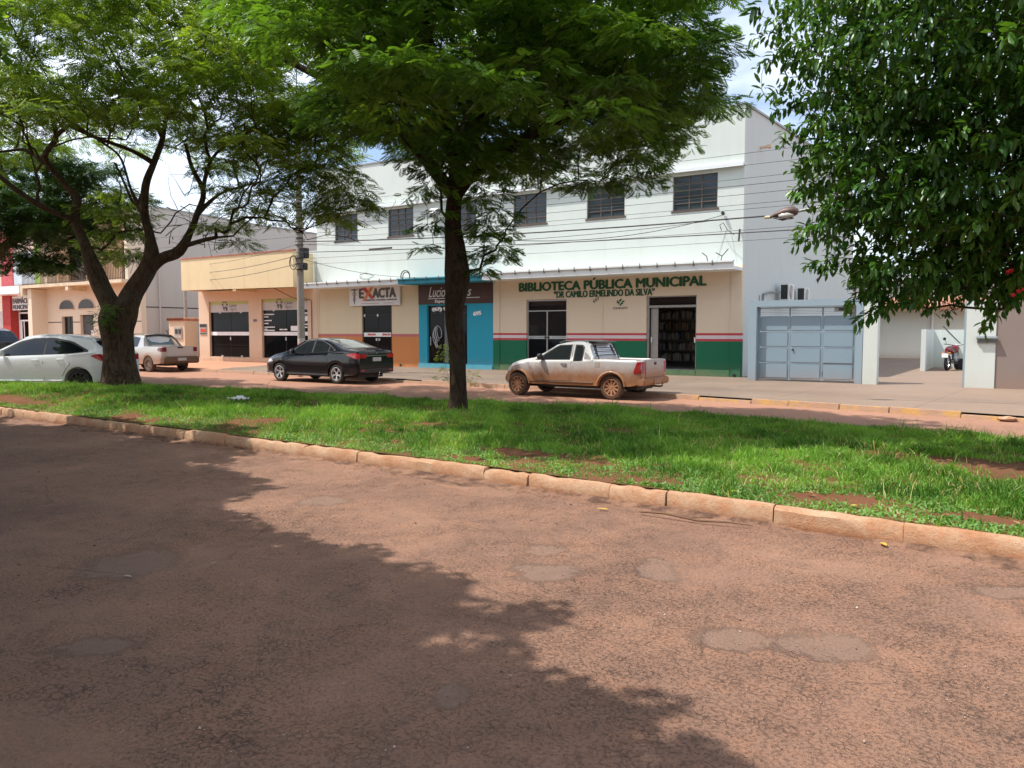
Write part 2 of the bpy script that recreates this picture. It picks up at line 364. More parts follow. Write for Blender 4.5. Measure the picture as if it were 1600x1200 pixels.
def pavemat():
    m, t, b = newmat('pavement_concrete'); o = ocoord(t); sp = t.nodes.new('ShaderNodeSeparateXYZ'); t.links.new(o, sp.inputs[0])
    g = mix(t, ramp(t, noise(t, .7, 6, .6, o), [(.35, 0.), (.7, 1.)]), (.165, .12, .087), (.23, .168, .12))
    red = mix(t, noise(t, 2, 5, .6, o), (.42, .19, .105), (.52, .26, .15))
    nz = mth('MULTIPLY', noise(t, .9, 6, .6, o), 2.5, t)
    f1 = mth('LESS_THAN', mth('ADD', sp.outputs[0], nz, t), -27.2, t)          # red earth washed over the pavement on the left
    fy = ramp(t, mth('ADD', mth('DIVIDE', mth('ADD', sp.outputs[0], 12, t), 12, t), mth('MULTIPLY', noise(t, 1.3, 7, .7, o), .35, t), t), [(.55, 0.), (1.1, .62)])
    c = mix(t, f1, g, red); c = mix(t, fy, c, (.28, .19, .132))
    br = t.nodes.new('ShaderNodeTexBrick'); br.inputs['Scale'].default_value = 1; br.inputs['Mortar Size'].default_value = .012; br.inputs['Brick Width'].default_value = 3.1; br.inputs['Row Height'].default_value = 30; br.offset = 0
    mp = t.nodes.new('ShaderNodeMapping'); mp.inputs['Rotation'].default_value = (0, 0, R(7)); mp.inputs['Location'].default_value = (.6, 10, 0); t.links.new(o, mp.inputs[0]); t.links.new(mp.outputs[0], br.inputs['Vector'])
    c = mix(t, mth('MULTIPLY', br.outputs['Fac'], .6, t), c, (.12, .07, .05))
    c = mix(t, ramp(t, noise(t, 7, 7, .75, o), [(.5, 0.), (.8, .5)]), c, (.15, .09, .06))
    t.links.new(c, b.inputs['Base Color']); b.inputs['Roughness'].default_value = .85
    bump(t, b, noise(t, 25, 6, .7, o), .35, .01); return m
def soilmat(name='red_soil'):
    m, t, b = newmat(name); o = ocoord(t)
    c = mix(t, noise(t, 2.5, 7, .7, o), (.115, .045, .024), (.27, .12, .065))
    c = mix(t, ramp(t, noise(t, 13, 6, .7, o), [(.5, 0.), (.7, .6)]), c, (.07, .11, .03))
    t.links.new(c, b.inputs['Base Color']); b.inputs['Roughness'].default_value = .95; b.inputs['Specular IOR Level'].default_value = .1
    bump(t, b, noise(t, 30, 6, .75, o), .8, .03); return m
M['asphalt'] = asphalt(); M['kerb'] = kerbmat(); M['farkerb'] = farkerbmat(); M['pave'] = pavemat(); M['soil'] = soilmat()

tag(obj('ground', MB().add([(-900,-900,-.05),(900,-900,-.05),(900,900,-.05),(-900,900,-.05)], [(0,1,2,3)]), M['soil']), kind='structure')
# median outline: near kerb line and far line, closing in a nose on the left
NEARK = [(-30, 8.4), (-27, 7.75), (-22, 7.42), (-16.7, 7.25), (-9.8, 7.07), (-5.7, 6.93), (-2.2, 6.70), (0.2, 6.50), (6, 6.1), (14, 5.6)]
FARM = [(-30, 8.6), (-24, 9.3), (-21, 9.9), (-19, 10.45), (-18, 10.95), (-15.9, 11.6), (-11.5, 13.0), (-6.0, 13.7), (-3, 13.3), (.25, 12.5), (6, 11.6), (14, 10)]
def elev(x, y):
    """the ground swells a little toward the left end of the median"""
    a = np.clip((-9-np.asarray(x, float))/8.0, 0, 1); a = a*a*(3-2*a); b = np.clip((np.asarray(y, float)-7.2)/2.2, 0, 1)*np.clip((17.0-np.asarray(y, float))/4.0, 0, 1)
    return .15*a*b*b*(3-2*b)
def ROADZ(x, y): return float(elev(x, y))*(1 if y > 8.8 else 0)*min(1, max(0, (y-8.8)/.8))
# carriageway: one sheet from the near pavement to the far kerb
xs = np.linspace(-90, 30, 161); V = []; F = []; NR = 44
for x in xs:
    ye = poly_y(FARK, x)+.02
    for j in range(NR+1): y = -7+(ye+7)*j/NR; V.append((x, y, ROADZ(x, y)))
for i in range(len(xs)-1):
    for j in range(NR): q = i*(NR+1)+j; F.append((q, q+NR+1, q+NR+2, q+1))
tag(big_mesh('road', np.array(V), np.array(F), 4, M['asphalt'], smooth=True), kind='structure')
# near pavement behind the camera
tag(obj('near_pavement', MB().box(-90, 30, -12, -7, -.04, .15), M['pave']), kind='structure')
# far kerb: cast stones with open joints, and the pavement behind it
def zp(y, k): return .15 + .06*min(1, max(0, (y-k)/6))
mb = MB(); x = -70.0
while x < 20:
    ln = random.uniform(.8, 1.5); x1 = x+ln-random.choice([.003, .004, .012])
    ya, yb = poly_y(FARK, x), poly_y(FARK, x1); dz = random.uniform(-.012, .012); dy = random.uniform(-.015, .015)
    low = .08 if random.random() < .15 else .112
    if -.2 < x < 1.6: low = .07
    vs = [(x,ya+dy,-.03),(x1,yb+dy,-.03),(x1,yb+.14,-.03),(x,ya+.14,-.03),(x,ya+.025+dy,low+dz),(x1,yb+.025+dy,low+dz),(x1,yb+.14,low+dz),(x,ya+.14,low+dz)]
    mb.add(vs, [(0,3,2,1),(4,5,6,7),(0,1,5,4),(1,2,6,5),(2,3,7,6),(3,0,4,7)]); x += ln
tag(obj('far_kerb', mb, M['farkerb'], bevel=.012), kind='structure')
mb = MB()
for (x0, y0), (x1, y1) in zip(FARK, FARK[1:]):
    y0 += .142; y1 += .142
    mb.add([(x0,y0,.108),(x1,y1,.108),(x1,25.6,.2),(x0,25.6,.2)], [(0,1,2,3)])
    mb.add([(x0,25.6,.2),(x1,25.6,.2),(x1,62,.22),(x0,62,.22)], [(0,1,2,3)])
tag(obj('pavement', mb, M['pave']), kind='structure')

def hsh(x, y): return (np.sin(x*1.7+y*.9)+np.sin(x*.63-y*1.31+2)+np.sin(x*3.1+1.3)*np.sin(y*2.7+.4)+.6*np.sin(x*6.3+y*5.1)*np.sin(x*4.1-y*7.3))/3.6
def med_z(x, y):
    a = np.interp(x, *zip(*NEARK)); b = np.interp(x, *zip(*FARM))
    t = np.clip((y-a)/np.maximum(b-a, .2), 0, 1)
    return .15 + .11*np.sin(np.pi*t)**.7 + .018*hsh(x*1.5, y*1.5)*np.minimum(1, t*4) + elev(x, y)
xs = np.linspace(-29.9, 13.9, 260); rows = 40; V = []; F = []
for i, x in enumerate(xs):
    a = poly_y(NEARK, x)+.11; b = max(poly_y(FARM, x), a+.02)
    for j in range(rows+1):
        y = lerp(a, b, j/rows); z = float(med_z(x, y)) if j < rows else .02
        V.append((x, y, z))
for i in range(len(xs)-1):
    for j in range(rows):
        q = i*(rows+1)+j; F.append((q, q+rows+1, q+rows+2, q+1))
m_ = big_mesh('median_soil', np.array(V), np.array(F), 4, M['soil'], smooth=True); tag(m_, kind='structure')
# near kerb of the median
mb = MB(); x = -29.5
joints = []
while x < 13:
    ln = random.choice([.72, .95, .98, 1.0, 1.0, .6, 1.02]); g = random.choice([.003, .003, .005, .014]); x1 = x+ln-g
    ya, yb = poly_y(NEARK, x), poly_y(NEARK, x1); dz = random.uniform(-.007, .006); dy = random.uniform(-.009, .009); tp = random.uniform(.155, .17)
    n = 7; ring0 = None
    for k in range(n):
        xx = lerp(x, x1, k/(n-1)); yy = lerp(ya, yb, k/(n-1))+dy; jz = random.uniform(-.006, .004); jy = random.uniform(-.006, .006)
        if random.random() < .08: jz -= .02
        e = .005 if k in (0, n-1) else 0
        pr = [(xx, yy+jy+e, -.02), (xx, yy+jy+e+.004, .06), (xx, yy+.012+jy+e, tp-.03+dz+jz), (xx, yy+.035+e, tp+dz+jz-e), (xx, yy+.10, tp+dz+jz-e+.002), (xx, yy+.15, tp-.012+dz-e), (xx, yy+.155, -.02)]
        o0 = len(mb.v); mb.v += pr
        if k: 
            for q in range(6): mb.f.append((o0+q, o0+q+1, o0+q+1-7, o0+q-7)); mb.m.append(0)
        if k in (0, n-1): mb.f.append(tuple(range(o0, o0+7))); mb.m.append(0)
    x += ln
tag(obj('median_kerb', mb, M['kerb'], smooth=35), kind='structure')
# gutter strip of washed earth and broken concrete along the kerb
gm, gt, gb = newmat('gutter_earth'); o_ = ocoord(gt)
gt.links.new(mix(gt, ramp(gt, noise(gt, 5, 7, .7, o_), [(.4, 0.), (.6, 1.)]), (.10, .05, .032), (.30, .165, .10)), gb.inputs['Base Color']); gb.inputs['Roughness'].default_value = .95
bump(gt, gb, noise(gt, 25, 6, .75, o_), .9, .03)
xs = np.linspace(-29, 13.5, 420); V = []; F = []
for i, x in enumerate(xs):
    y = poly_y(NEARK, x)+.02; wd = .13+.09*math.sin(x*.9)+.09*math.sin(x*2.3+1)+.05*math.sin(x*7.1)+.04*math.sin(x*17+2); wd = max(.03, wd)
    V += [(x, y, .035), (x, y-wd*.5, .012), (x, y-wd, .0035), (x, y-wd-.02, -.01)]
for i in range(len(xs)-1):
    for j in range(3): q = i*4+j; F.append((q, q+1, q+5, q+4))
tag(big_mesh('gutter_earth', np.array(V), np.array(F), 4, gm, smooth=True), kind='structure')
# ------------------------------------------------------------------ grass: one stuff object for long blades, one for leafy ground cover
M['grass'] = leafmat('grass_blades', (.024, .10, .009), (.225, .43, .058), .55, .28, .25, (.50, .44, .20))
M['cover'] = leafmat('ground_cover_leaves', (.08, .21, .04), (.27, .46, .13), .5, .3, .3, (.36, .36, .16))
def sample_median(n, x0=-28.5, x1=11.0, power=1.0):
    out = []; tot = 0
    while tot < n:
        x = rng.uniform(x0, x1, n*2); y = rng.uniform(6.4, 14.6, n*2)
        a = np.interp(x, *zip(*NEARK))+.12; b = np.interp(x, *zip(*FARM))
        d = -x*math.sin(YAW)+y*math.cos(YAW); xo = x*math.cos(YAW)+y*math.sin(YAW)
        keep = (y > a) & (y < b) & (d > 1.5) & (rng.random(n*2) < np.clip((7.5/np.maximum(d, 5))**power, .05, 1)*np.where((xo/d < .76) & (xo/d > -.76), 1.0, .45))
        out.append(np.stack([x[keep], y[keep]], 1)); tot += keep.sum()
    return np.concatenate(out)[:n]
def bare(x, y):
    """0 = bare earth, 1 = full grass"""
    v = hsh(x*1.1+3, y*1.6) ; s = np.clip((v+.70)*4, 0, 1)
    for cx, cy, rx, ry in ((-4.85, 7.75, .62, .2), (-1.15, 7.15, .55, .16), (.0, 7.0, .45, .14), (-8.15, 10.85, .5, .45), (.5, 9.3, 1.5, .5), (-.9, 9.6, 1.1, .28), (-5.2, 7.2, .3, .1), (-18.5, 7.9, 1.6, .2), (-17.6, 10.3, .8, .5), (-2.9, 7.1, .3, .08), (.9, 10.3, 1.2, .35), (-17, 7.8, 1.2, .18)):
        r = np.sqrt(((x-cx)/rx)**2+((y-cy)/ry)**2)+.5*hsh(x*9, y*9); s = s*np.clip((r-.8)*2.5, 0, 1)
    return s
def blades(name, n, hmin, hmax, wmin, wmax, lean, mask, m, power=1.0, tuft=0.0):
    P_ = sample_median(n, power=power); s = bare(P_[:, 0], P_[:, 1]); k = mask(P_[:, 0], P_[:, 1])*s; P_ = P_[rng.random(len(P_)) < k]
    if tuft:
        c = P_[rng.integers(0, len(P_), max(10, len(P_)//26))]; idx = rng.integers(0, len(c), len(P_)); sel = rng.random(len(P_)) < tuft
        P_[sel] = c[idx[sel]]+rng.normal(0, .03, (sel.sum(), 2))
    n = len(P_); x, y = P_[:, 0], P_[:, 1]; z = med_z(x, y)-.01
    patchy = np.clip(.75+.6*hsh(x*1.3+5, y*1.7)+.45*hsh(x*4.1, y*5.3+2), .25, 1.8)
    h = rng.uniform(hmin, hmax, n)*patchy*(1+.6*(rng.random(n) < .04)); wd = rng.uniform(wmin, wmax, n); a = rng.uniform(0, 2*np.pi, n); b = rng.uniform(0, 2*np.pi, n)
    if tuft: b = np.where(rng.random(n) < .5, np.arctan2(np.sin(b), np.cos(b)), b)
    ln = rng.uniform(.2, 1, n)*lean*h
    dx, dy = np.cos(a)*wd/2, np.sin(a)*wd/2; lx, ly = np.cos(b)*ln, np.sin(b)*ln
    V = np.empty((n, 5, 3))
    V[:, 0] = np.stack([x-dx, y-dy, z], 1); V[:, 1] = np.stack([x+dx, y+dy, z], 1)
    V[:, 2] = np.stack([x-dx*.85+lx*.35, y-dy*.85+ly*.35, z+h*.6], 1); V[:, 3] = np.stack([x+dx*.85+lx*.35, y+dy*.85+ly*.35, z+h*.6], 1)
    V[:, 4] = np.stack([x+lx, y+ly, z+h*(1-.35*rng.random(n)*lean)], 1)
    o = np.arange(n)[:, None]*5
    T = np.concatenate([o+np.array([[0, 1, 3]]), o+np.array([[0, 3, 2]]), o+np.array([[2, 3, 4]])])
    big = .48+.75*hsh(x*1.1, y*1.6)+.45*hsh(x*4.7+1, y*5.9); t = np.clip(big*.62+rng.random(n)*.36, 0, .84); t = np.where(rng.random(n) < .03+.30*np.clip(hsh(x*1.9+7, y*2.2)-.15, 0, 1), 1.0, t)
    return big_mesh(name, V.reshape(-1, 3), T, 3, m, tint=np.repeat(t, 5))
def depth_in(x, y):
    a = np.interp(x, *zip(*NEARK)); return y-a
tag(blades('grass', 310000, .07, .15, .006, .011, .9, lambda x, y: np.clip((depth_in(x, y)-.5+.5*hsh(x*1.2, y*2))*1.2, .10, 1), M['grass'], .9, .35), 'thick green grass covering the planted median', 'grass', kind='stuff')
tag(blades('tall_grass', 30000, .13, .25, .008, .013, 1.2, lambda x, y: np.clip((hsh(x*2.9+1, y*3.4)-.12)*5, 0, 1)*(depth_in(x, y) > .6), M['grass'], .8, .95), 'long arching grass tufts standing out of the median lawn', 'grass', kind='stuff')
tag(blades('ground_cover', 270000, .02, .06, .014, .026, 1.5, lambda x, y: np.clip((3.0-depth_in(x, y)+.8*hsh(x*1.4, y*1.4))*.8, .12, 1), M['cover'], 1.1), 'low leafy ground cover creeping beside the median kerb', 'ground cover', kind='stuff')
# ================================================================== buildings
CREAM = (.66, .52, .38)
M['mint'] = wallmat('mint_white_render', (.63, .68, .635), .2, .38)
M['mint_side'] = wallmat('grey_white_render', (.60, .64, .62), .25, .25)
M['lib_front'] = wallmat('library_painted_dado', (.72, .60, .46), .18, .2, zbands=[(1.33, (.018, .15, .08)), (1.42, (.50, .07, .085)), (1.53, (.66, .58, .60)), (1.62, (.50, .07, .085))])
M['exa_front'] = wallmat('orange_painted_dado', (.68, .58, .41), .2, .25, zbands=[(1.45, (.60, .24, .085)), (1.60, (.50, .17, .16))])
M['blue'] = wallmat('turquoise_render', (.035, .33, .47), .3, .25)
M['white_trim'] = wallmat('white_trim', (.76, .80, .80), 0, .3)
M['blue_trim'] = wallmat('turquoise_trim', (.05, .27, .36), 0, .3)
M['elite'] = wallmat('peach_render', (.68, .51, .37), .6, .35, dz=1.0)
M['elite_fascia'] = wallmat('yellow_cream_render', (.73, .58, .35), 0, .6)
M['beige'] = wallmat('beige_render', (.72, .62, .48), .4, .3)
M['grey_side'] = wallmat('grey_gable_render', (.50, .47, .43), .2, .3)
M['brown_sign'] = mat('dark_brown_panel', (.062, .022, .014), .5, .2, 6)
M['green_letter'] = mat('green_letter_paint', (.008, .085, .035), .6, 0)
M['white_paint'] = mat('white_paint', (.8, .8, .8), .6, .05)
M['grey_letter'] = mat('grey_letter_paint', (.10, .10, .10), .6, 0)
M['red_letter'] = mat('red_letter', (.55, .05, .03), .5, 0)
M['orange_letter'] = mat('orange_letter', (.65, .2, .04), .5, 0)
M['frame_brown'] = mat('brown_window_frame', (.10, .075, .06), .6, .2)
M['tile'] = mat('clay_tile', (.42, .20, .12), .85, .3, 8, .5, 30)
M['roofmetal'] = mat('roof_metal', (.33, .33, .32), .55, .15, 3, metal=.3)
M['winglass'] = glass('window_glass_upper', (.045, .06, .07), .06, .4)
M['floor_in'] = mat('shop_floor', (.30, .27, .24), .4, .15)
FY = 25.2

def thick_glass(name, x0, x1, z0, z1, y, m, parent): return obj(name, MB().box(x0, x1, y, y+.012, z0, z1), m, parent)

# ---------------- library block
lib = thing('library_building', 'long mint white two-storey block with green lettered library front and turquoise shop front below', 'building', (-17, 25.2, 0))
lib.location = (0, 0, 0)
WINS = [(-25.73, -24.33), (-22.54, -21.13), (-19.35, -17.9), (-16.15, -14.67), (-12.98, -11.49), (-9.71, -8.17)]
mb = MB().wall(-26.9, -7.3, 3.86, 7.06, FY, FY+.2, [(a, b, 5.76, 6.92) for a, b in WINS])
obj('upper_wall', mb, M['mint'], lib)
obj('parapet', MB().wall(-26.9, -7.3, 7.12, 8.95, FY-.03, FY+.2), M['mint'], lib)
obj('ledge', MB().box(-26.9, -7.28, FY-.2, FY+.2, 7.06, 7.12).box(-26.9, -7.28, FY-.2, FY-.16, 7.0, 7.06), M['white_trim'], lib)
obj('coping', MB().box(-26.95, -7.25, FY-.07, FY+.25, 8.95, 9.0), M['roofmetal'], lib)
# gable side wall facing the gate
side = [(FY+.2, .1), (46, .1), (46, 9.05), (38, 9.75), (FY+.2, 8.95)]
obj('side_wall', MB().prism(side, -7.55, -7.3, 'x'), M['mint_side'], lib)
obj('side_wall', MB().prism([(FY+.2, .1), (46, .1), (46, 9.05), (38, 9.75), (FY+.2, 8.95)], -26.9, -26.7, 'x'), M['mint_side'], lib)
obj('flashing', MB().prism([(FY+.2, 8.95), (FY+.2, 9.01), (38, 9.83), (46, 9.13), (46, 9.05), (38, 9.75)], -7.62, -7.24, 'x'), M['roofmetal'], lib)
obj('rear_wall', MB().box(-26.9, -7.3, 46, 46.2, .1, 9.05), M['mint_side'], lib)
obj('roof', MB().prism([(FY+.25, 8.6), (38, 9.5), (46, 8.9), (46, 8.8), (38, 9.4), (FY+.25, 8.5)], -26.68, -7.57, 'x'), M['roofmetal'], lib)
obj('floor_slab', MB().box(-26.65, -7.58, FY+.24, 45.9, 3.75, 3.95), M['elite'], lib)
obj('ground_floor', MB().box(-26.65, -7.58, FY+.02, 45.9, .1, .38), M['floor_in'], lib)
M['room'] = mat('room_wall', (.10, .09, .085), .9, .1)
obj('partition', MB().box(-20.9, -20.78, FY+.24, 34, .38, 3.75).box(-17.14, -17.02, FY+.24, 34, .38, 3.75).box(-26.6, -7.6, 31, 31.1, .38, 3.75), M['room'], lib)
obj('wall_pipe_stub', MB().tube([(-7.3, 27.0, 7.95), (-6.95, 27.0, 7.95)], .05).box(-7.05, -6.93, 26.9, 27.1, 7.9, 8.0), M['elite'], lib)
# windows
for i, (a, b) in enumerate(WINS):
    mb = MB(); fy = FY+.06
    mb.box(a-.05, b+.05, FY-.02, FY+.1, 5.70, 5.77)
    for x in (a, b-.05, lerp(a, b, .36)-.02, lerp(a, b, .64)-.02): mb.box(x, x+.045, fy, fy+.05, 5.77, 6.92)
    for k in range(6): z = 5.77+k*.222; mb.box(a, b, fy-.004, fy+.054, z, z+.035)
    f = obj('window', mb, M['frame_brown'], lib)
    thick_glass('pane', a+.02, b-.02, 5.78, 6.9, fy+.025, M['winglass'], f)
# ground floor fronts
obj('library_front', MB().wall(-17.08, -7.3, .1, 3.86, FY, FY+.2, [(-15.56, -13.79, .38, 2.91), (-10.63, -8.82, .38, 2.92)]), M['lib_front'], lib)
obj('pilaster', MB().box(-17.07, -16.78, FY-.03, FY, .1, 3.8), M['lib_front'], lib)
obj('pilaster', MB().box(-7.66, -7.31, FY-.03, FY, .1, 3.66), M['lib_front'], lib)
obj('pilaster', MB().box(-12.33, -12.29, FY-.02, FY, .44, 2.95), M['lib_front'], lib)
gp = wallmat('green_plinth_sunlit', (.03, .17, .09), .4, .2)  # plinth green paler than the dado: sunlit wall foot put into the colour
obj('plinth', MB().box(-16.76, -15.57, FY-.04, FY-.002, .1, .42).box(-15.56, -13.8, FY-.04, FY+.2, .1, .384).box(-13.78, -10.64, FY-.04, FY-.002, .1, .42).box(-10.62, -8.83, FY-.04, FY+.2, .1, .384).box(-8.81, -7.67, FY-.04, FY-.002, .1, .42), gp, lib)
obj('drain_outlet', MB().lathe([(.0, -.045), (.045, -.045), (.05, -.03), (.05, .0)], (-7.5, FY-.03, .26), 'y', 12), M['black'], lib)
obj('exacta_front', MB().wall(-26.9, -20.86, .1, 3.86, FY, FY+.22, [(-24.15, -22.38, .38, 2.87)]), M['exa_front'], lib)
obj('pilaster', MB().box(-26.88, -26.8, FY-.02, FY, .1, 3.6), M['exa_front'], lib)
obj('drain_outlet', MB().lathe([(.0, -.045), (.045, -.045), (.05, -.03), (.05, .0)], (-21.9, FY, .27), 'y', 12), M['black'], lib)
obj('turquoise_front', MB().wall(-20.86, -17.08, .1, 3.86, FY-.02, FY+.22, [(-20.42, -18.35, .38, 2.78)]), M['blue'], lib)
obj('plinth', MB().box(-20.86, -17.1, FY-.07, FY-.022, .1, .36), wallmat('turquoise_plinth_sunlit', (.06, .40, .53), .3, .2), lib)  # plinth in paler turquoise, the sunlight along the wall foot painted in
# canopy
def canopy(x0, x1, m, zz=3.66, h=.22):
    c = MB(); c.box(x0, x1, 24.2, FY-.001, zz, zz+.1); c.box(x0, x1, 24.2, 24.28, zz+.1, zz+h); c.prism([(24.14, zz+h-.03), (24.14, zz+h+.02), (24.34, zz+h+.02), (24.34, zz+h)], x0, x1, 'x')
    o = obj('canopy', c, m, lib); x = x0+.3
    while x < x1-.1:
        obj('bracket', MB().tube([(x, 24.135, zz+h-.09), (x, 24.135, zz+h+.06)], .013, 6).box(x-.018, x+.018, 24.13, 24.198, zz+h-.1, zz+h-.07), M['frame_brown'], o); x += .62
    return o
canopy(-26.75, -21.15, M['white_trim'], 3.64); canopy(-21.14, -16.95, M['blue_trim'], 3.645, .2); canopy(-16.94, -7.3, M['white_trim'], 3.66, .25)
obj('terrace_wall', MB().box(-28.6, -26.92, FY+.1, FY+.3, 3.7, 5.45), M['mint_side'], lib)
text('lettering', 'BIBLIOTECA PÚBLICA MUNICIPAL', 7.35, .40, (-15.87, FY-.012, 3.235), M['green_letter'], lib, .035, .01)
text('lettering', '“DR CAMILO ERMELINDO DA SILVA”', 4.0, .235, (-14.33, FY-.012, 2.955), M['green_letter'], lib, .016, .01)
text('house_number', '697', .28, .12, (-12.66, FY-.012, 2.72), M['grey_letter'], lib, 0, .006, (math.pi/2, -.5, 0))
# municipal emblem: a small tree of curled leaves
mb = MB()
for k, (ex, ez, er, rr) in enumerate([(-.16, .10, .085, .5), (0, .17, .1, 0), (.16, .1, .085, -.5), (-.08, .02, .08, 1.1), (.09, .01, .08, -1.1), (.02, -.07, .07, 0)]):
    pts = []
    for q in range(10): a = 2*math.pi*q/10; u, v = er*math.cos(a), er*.5*math.sin(a); pts.append((-11.62+.68*(ex+u*math.cos(rr+.8)-v*math.sin(rr+.8)), 2.69+.68*(ez+u*math.sin(rr+.8)+v*math.cos(rr+.8))))
    mb.prism(pts, FY-.008-.001*k, FY+.002, 'y')
obj('emblem', mb, M['green_letter'], lib)
text('emblem_lettering', 'CAARAPÓ', .56, .10, (-11.90, FY-.01, 2.49), M['grey_letter'], lib, .0, .006)
text('house_number', '695', .36, .15, (-18.02, FY-.03, 2.33), M['white_paint'], lib, .03, .006, (math.pi/2, -.12, 0))
obj('sign_panel', MB().box(-20.85, -17.09, FY-.05, FY-.021, 2.83, 3.64), M['brown_sign'], lib)
text('lettering', 'Lucio', .86, .42, (-20.28, FY-.062, 3.12), M['white_paint'], lib, .0, .008, shear=.35)
text('lettering', "'s", .2, .4, (-18.3, FY-.062, 3.14), M['white_paint'], lib, .0, .008, shear=.35)
obj('underline', MB().box(-20.32, -17.7, FY-.058, FY-.05, 3.05, 3.075), M['white_paint'], lib)
text('lettering', 'Espaço d', .78, .15, (-19.95, FY-.062, 2.86), M['white_paint'], lib, .01, .008)
# library glass window door
f = obj('glass_door', MB().wall(-15.56, -13.79, .385, 2.9, FY+.08, FY+.13, [(-15.5, -14.70, .44, 2.46), (-14.65, -13.85, .44, 2.46), (-15.5, -13.85, 2.5, 2.85)]), M['alu'], lib)
pm = clearglass('library_glass', (.45, .5, .5), .35)
thick_glass('pane', -15.5, -13.85, .42, 2.86, FY+.1, pm, f)
obj('notice_strip', MB().box(-15.5, -13.85, FY+.088, FY+.096, 1.42, 1.53), mat('notice_vinyl', (.5, .55, .56), .5, 0), f)
text('notice_lettering', 'BIBLIOTECA MUNICIPAL', .7, .05, (-15.45, FY+.084, 1.455), M['grey_letter'], f, 0, .003)
text('notice_lettering', 'SALA DE LEITURA', .55, .05, (-14.45, FY+.084, 1.455), M['grey_letter'], f, 0, .003)
for x_ in (-14.74, -14.61): obj('handle', MB().lathe([(0, -.02), (.045, -.02), (.045, .02), (0, .02)], (x_, FY+.075, 1.475), 'y', 12), M['black'], f)
# open library door: frame, slid leaf
f = obj('door_frame', MB().wall(-10.63, -8.82, .385, 2.92, FY+.06, FY+.15, [(-10.55, -8.86, .4, 2.52), (-10.55, -8.86, 2.60, 2.88)]), M['alu'], lib)
obj('sliding_leaf', MB().wall(-10.52, -10.25, .4, 2.5, FY+.17, FY+.2, [(-10.48, -10.29, .46, 2.44)]).box(-10.49, -10.28, FY+.18, FY+.19, .45, 2.45), M['alu'], f)
thick_glass('pane', -10.54, -8.87, 2.61, 2.87, FY+.1, M['glass_dark'], f)
obj('handle', MB().box(-8.9, -8.86, FY+.03, FY+.06, 1.32, 1.50), M['white_paint'], f); obj('handle', MB().box(-10.5, -10.46, FY+.13, FY+.16, 1.32, 1.50), M['white_paint'], f)
# exacta door
f = obj('glass_door', MB().wall(-24.13, -22.4, .385, 2.86, FY+.08, FY+.12, [(-24.1, -23.28, .41, 2.42), (-23.26, -22.43, .41, 2.42), (-24.1, -22.43, 2.44, 2.83)]), M['black'], lib)
thick_glass('pane', -24.1, -22.42, .4, 2.84, FY+.095, M['glass_dark'], f)
obj('notice_strip', MB().box(-24.1, -22.43, FY+.075, FY+.09, 1.48, 1.66), M['white_paint'], f)
text('notice_lettering', 'EXACTA', .45, .07, (-23.85, FY+.07, 1.54), M['red_letter'], f, .02, .003)
text('notice_lettering', 'EXACTA', .45, .07, (-22.98, FY+.07, 1.54), M['red_letter'], f, .02, .003)
for x_, z_ in ((-24.08, 2.36), (-23.3, 2.36), (-23.38, 1.3), (-23.22, 1.3)): obj('hinge', MB().box(x_, x_+.09, FY+.06, FY+.08, z_, z_+.11), M['alu'], f)
obj('door_reveal', MB().box(-22.44, -22.385, FY+.01, FY+.07, .39, 2.86), mat('dark_red_reveal', (.12, .02, .015), .6), f)
# turquoise shop door
f = obj('glass_door', MB().wall(-20.4, -18.37, .385, 2.77, FY+.08, FY+.12, [(-20.36, -19.55, .42, 2.45), (-19.38, -18.4, .42, 2.45), (-20.36, -18.4, 2.48, 2.74)]), M['black'], lib)
thick_glass('pane', -20.37, -18.38, .41, 2.75, FY+.095, M['glass_dark'], f)
obj('door_post', MB().box(-19.55, -19.36, FY+.05, FY+.08, .39, 2.46), mat('grey_post', (.12, .13, .13), .5), f)
text('lettering', '(67) 9 9', .95, .17, (-20.2, FY+.068, 2.53), M['white_paint'], f, .05, .004)
mb = MB()  # woman's profile with swept hair, in white vinyl
for pts, r in (([(.05,.72),(.16,.80),(.30,.72),(.38,.56),(.36,.50),(.40,.44),(.36,.42),(.37,.36),(.33,.31),(.24,.30),(.22,.18)], .014), ([(.05,.72),(-.05,.55),(-.02,.35),(.06,.2),(.04,.05),(.12,-.08)], .022), ([(.10,.74),(.04,.56),(.08,.38),(.14,.22),(.12,.06),(.18,-.04)], .02), ([(.16,.74),(.12,.58),(.16,.44),(.2,.3)], .016), ([(-.02,.6),(-.10,.42),(-.06,.22),(0,.08)], .014), ([(-.2,.35),(-.2,0)], .02)):
    mb.tube([(-20.1+x, FY+.068, 1.12+z*1.05) for x, z in pts], r, 5)
obj('vinyl_figure', mb, mat('grey_vinyl', (.45, .47, .5), .5, 0), f)
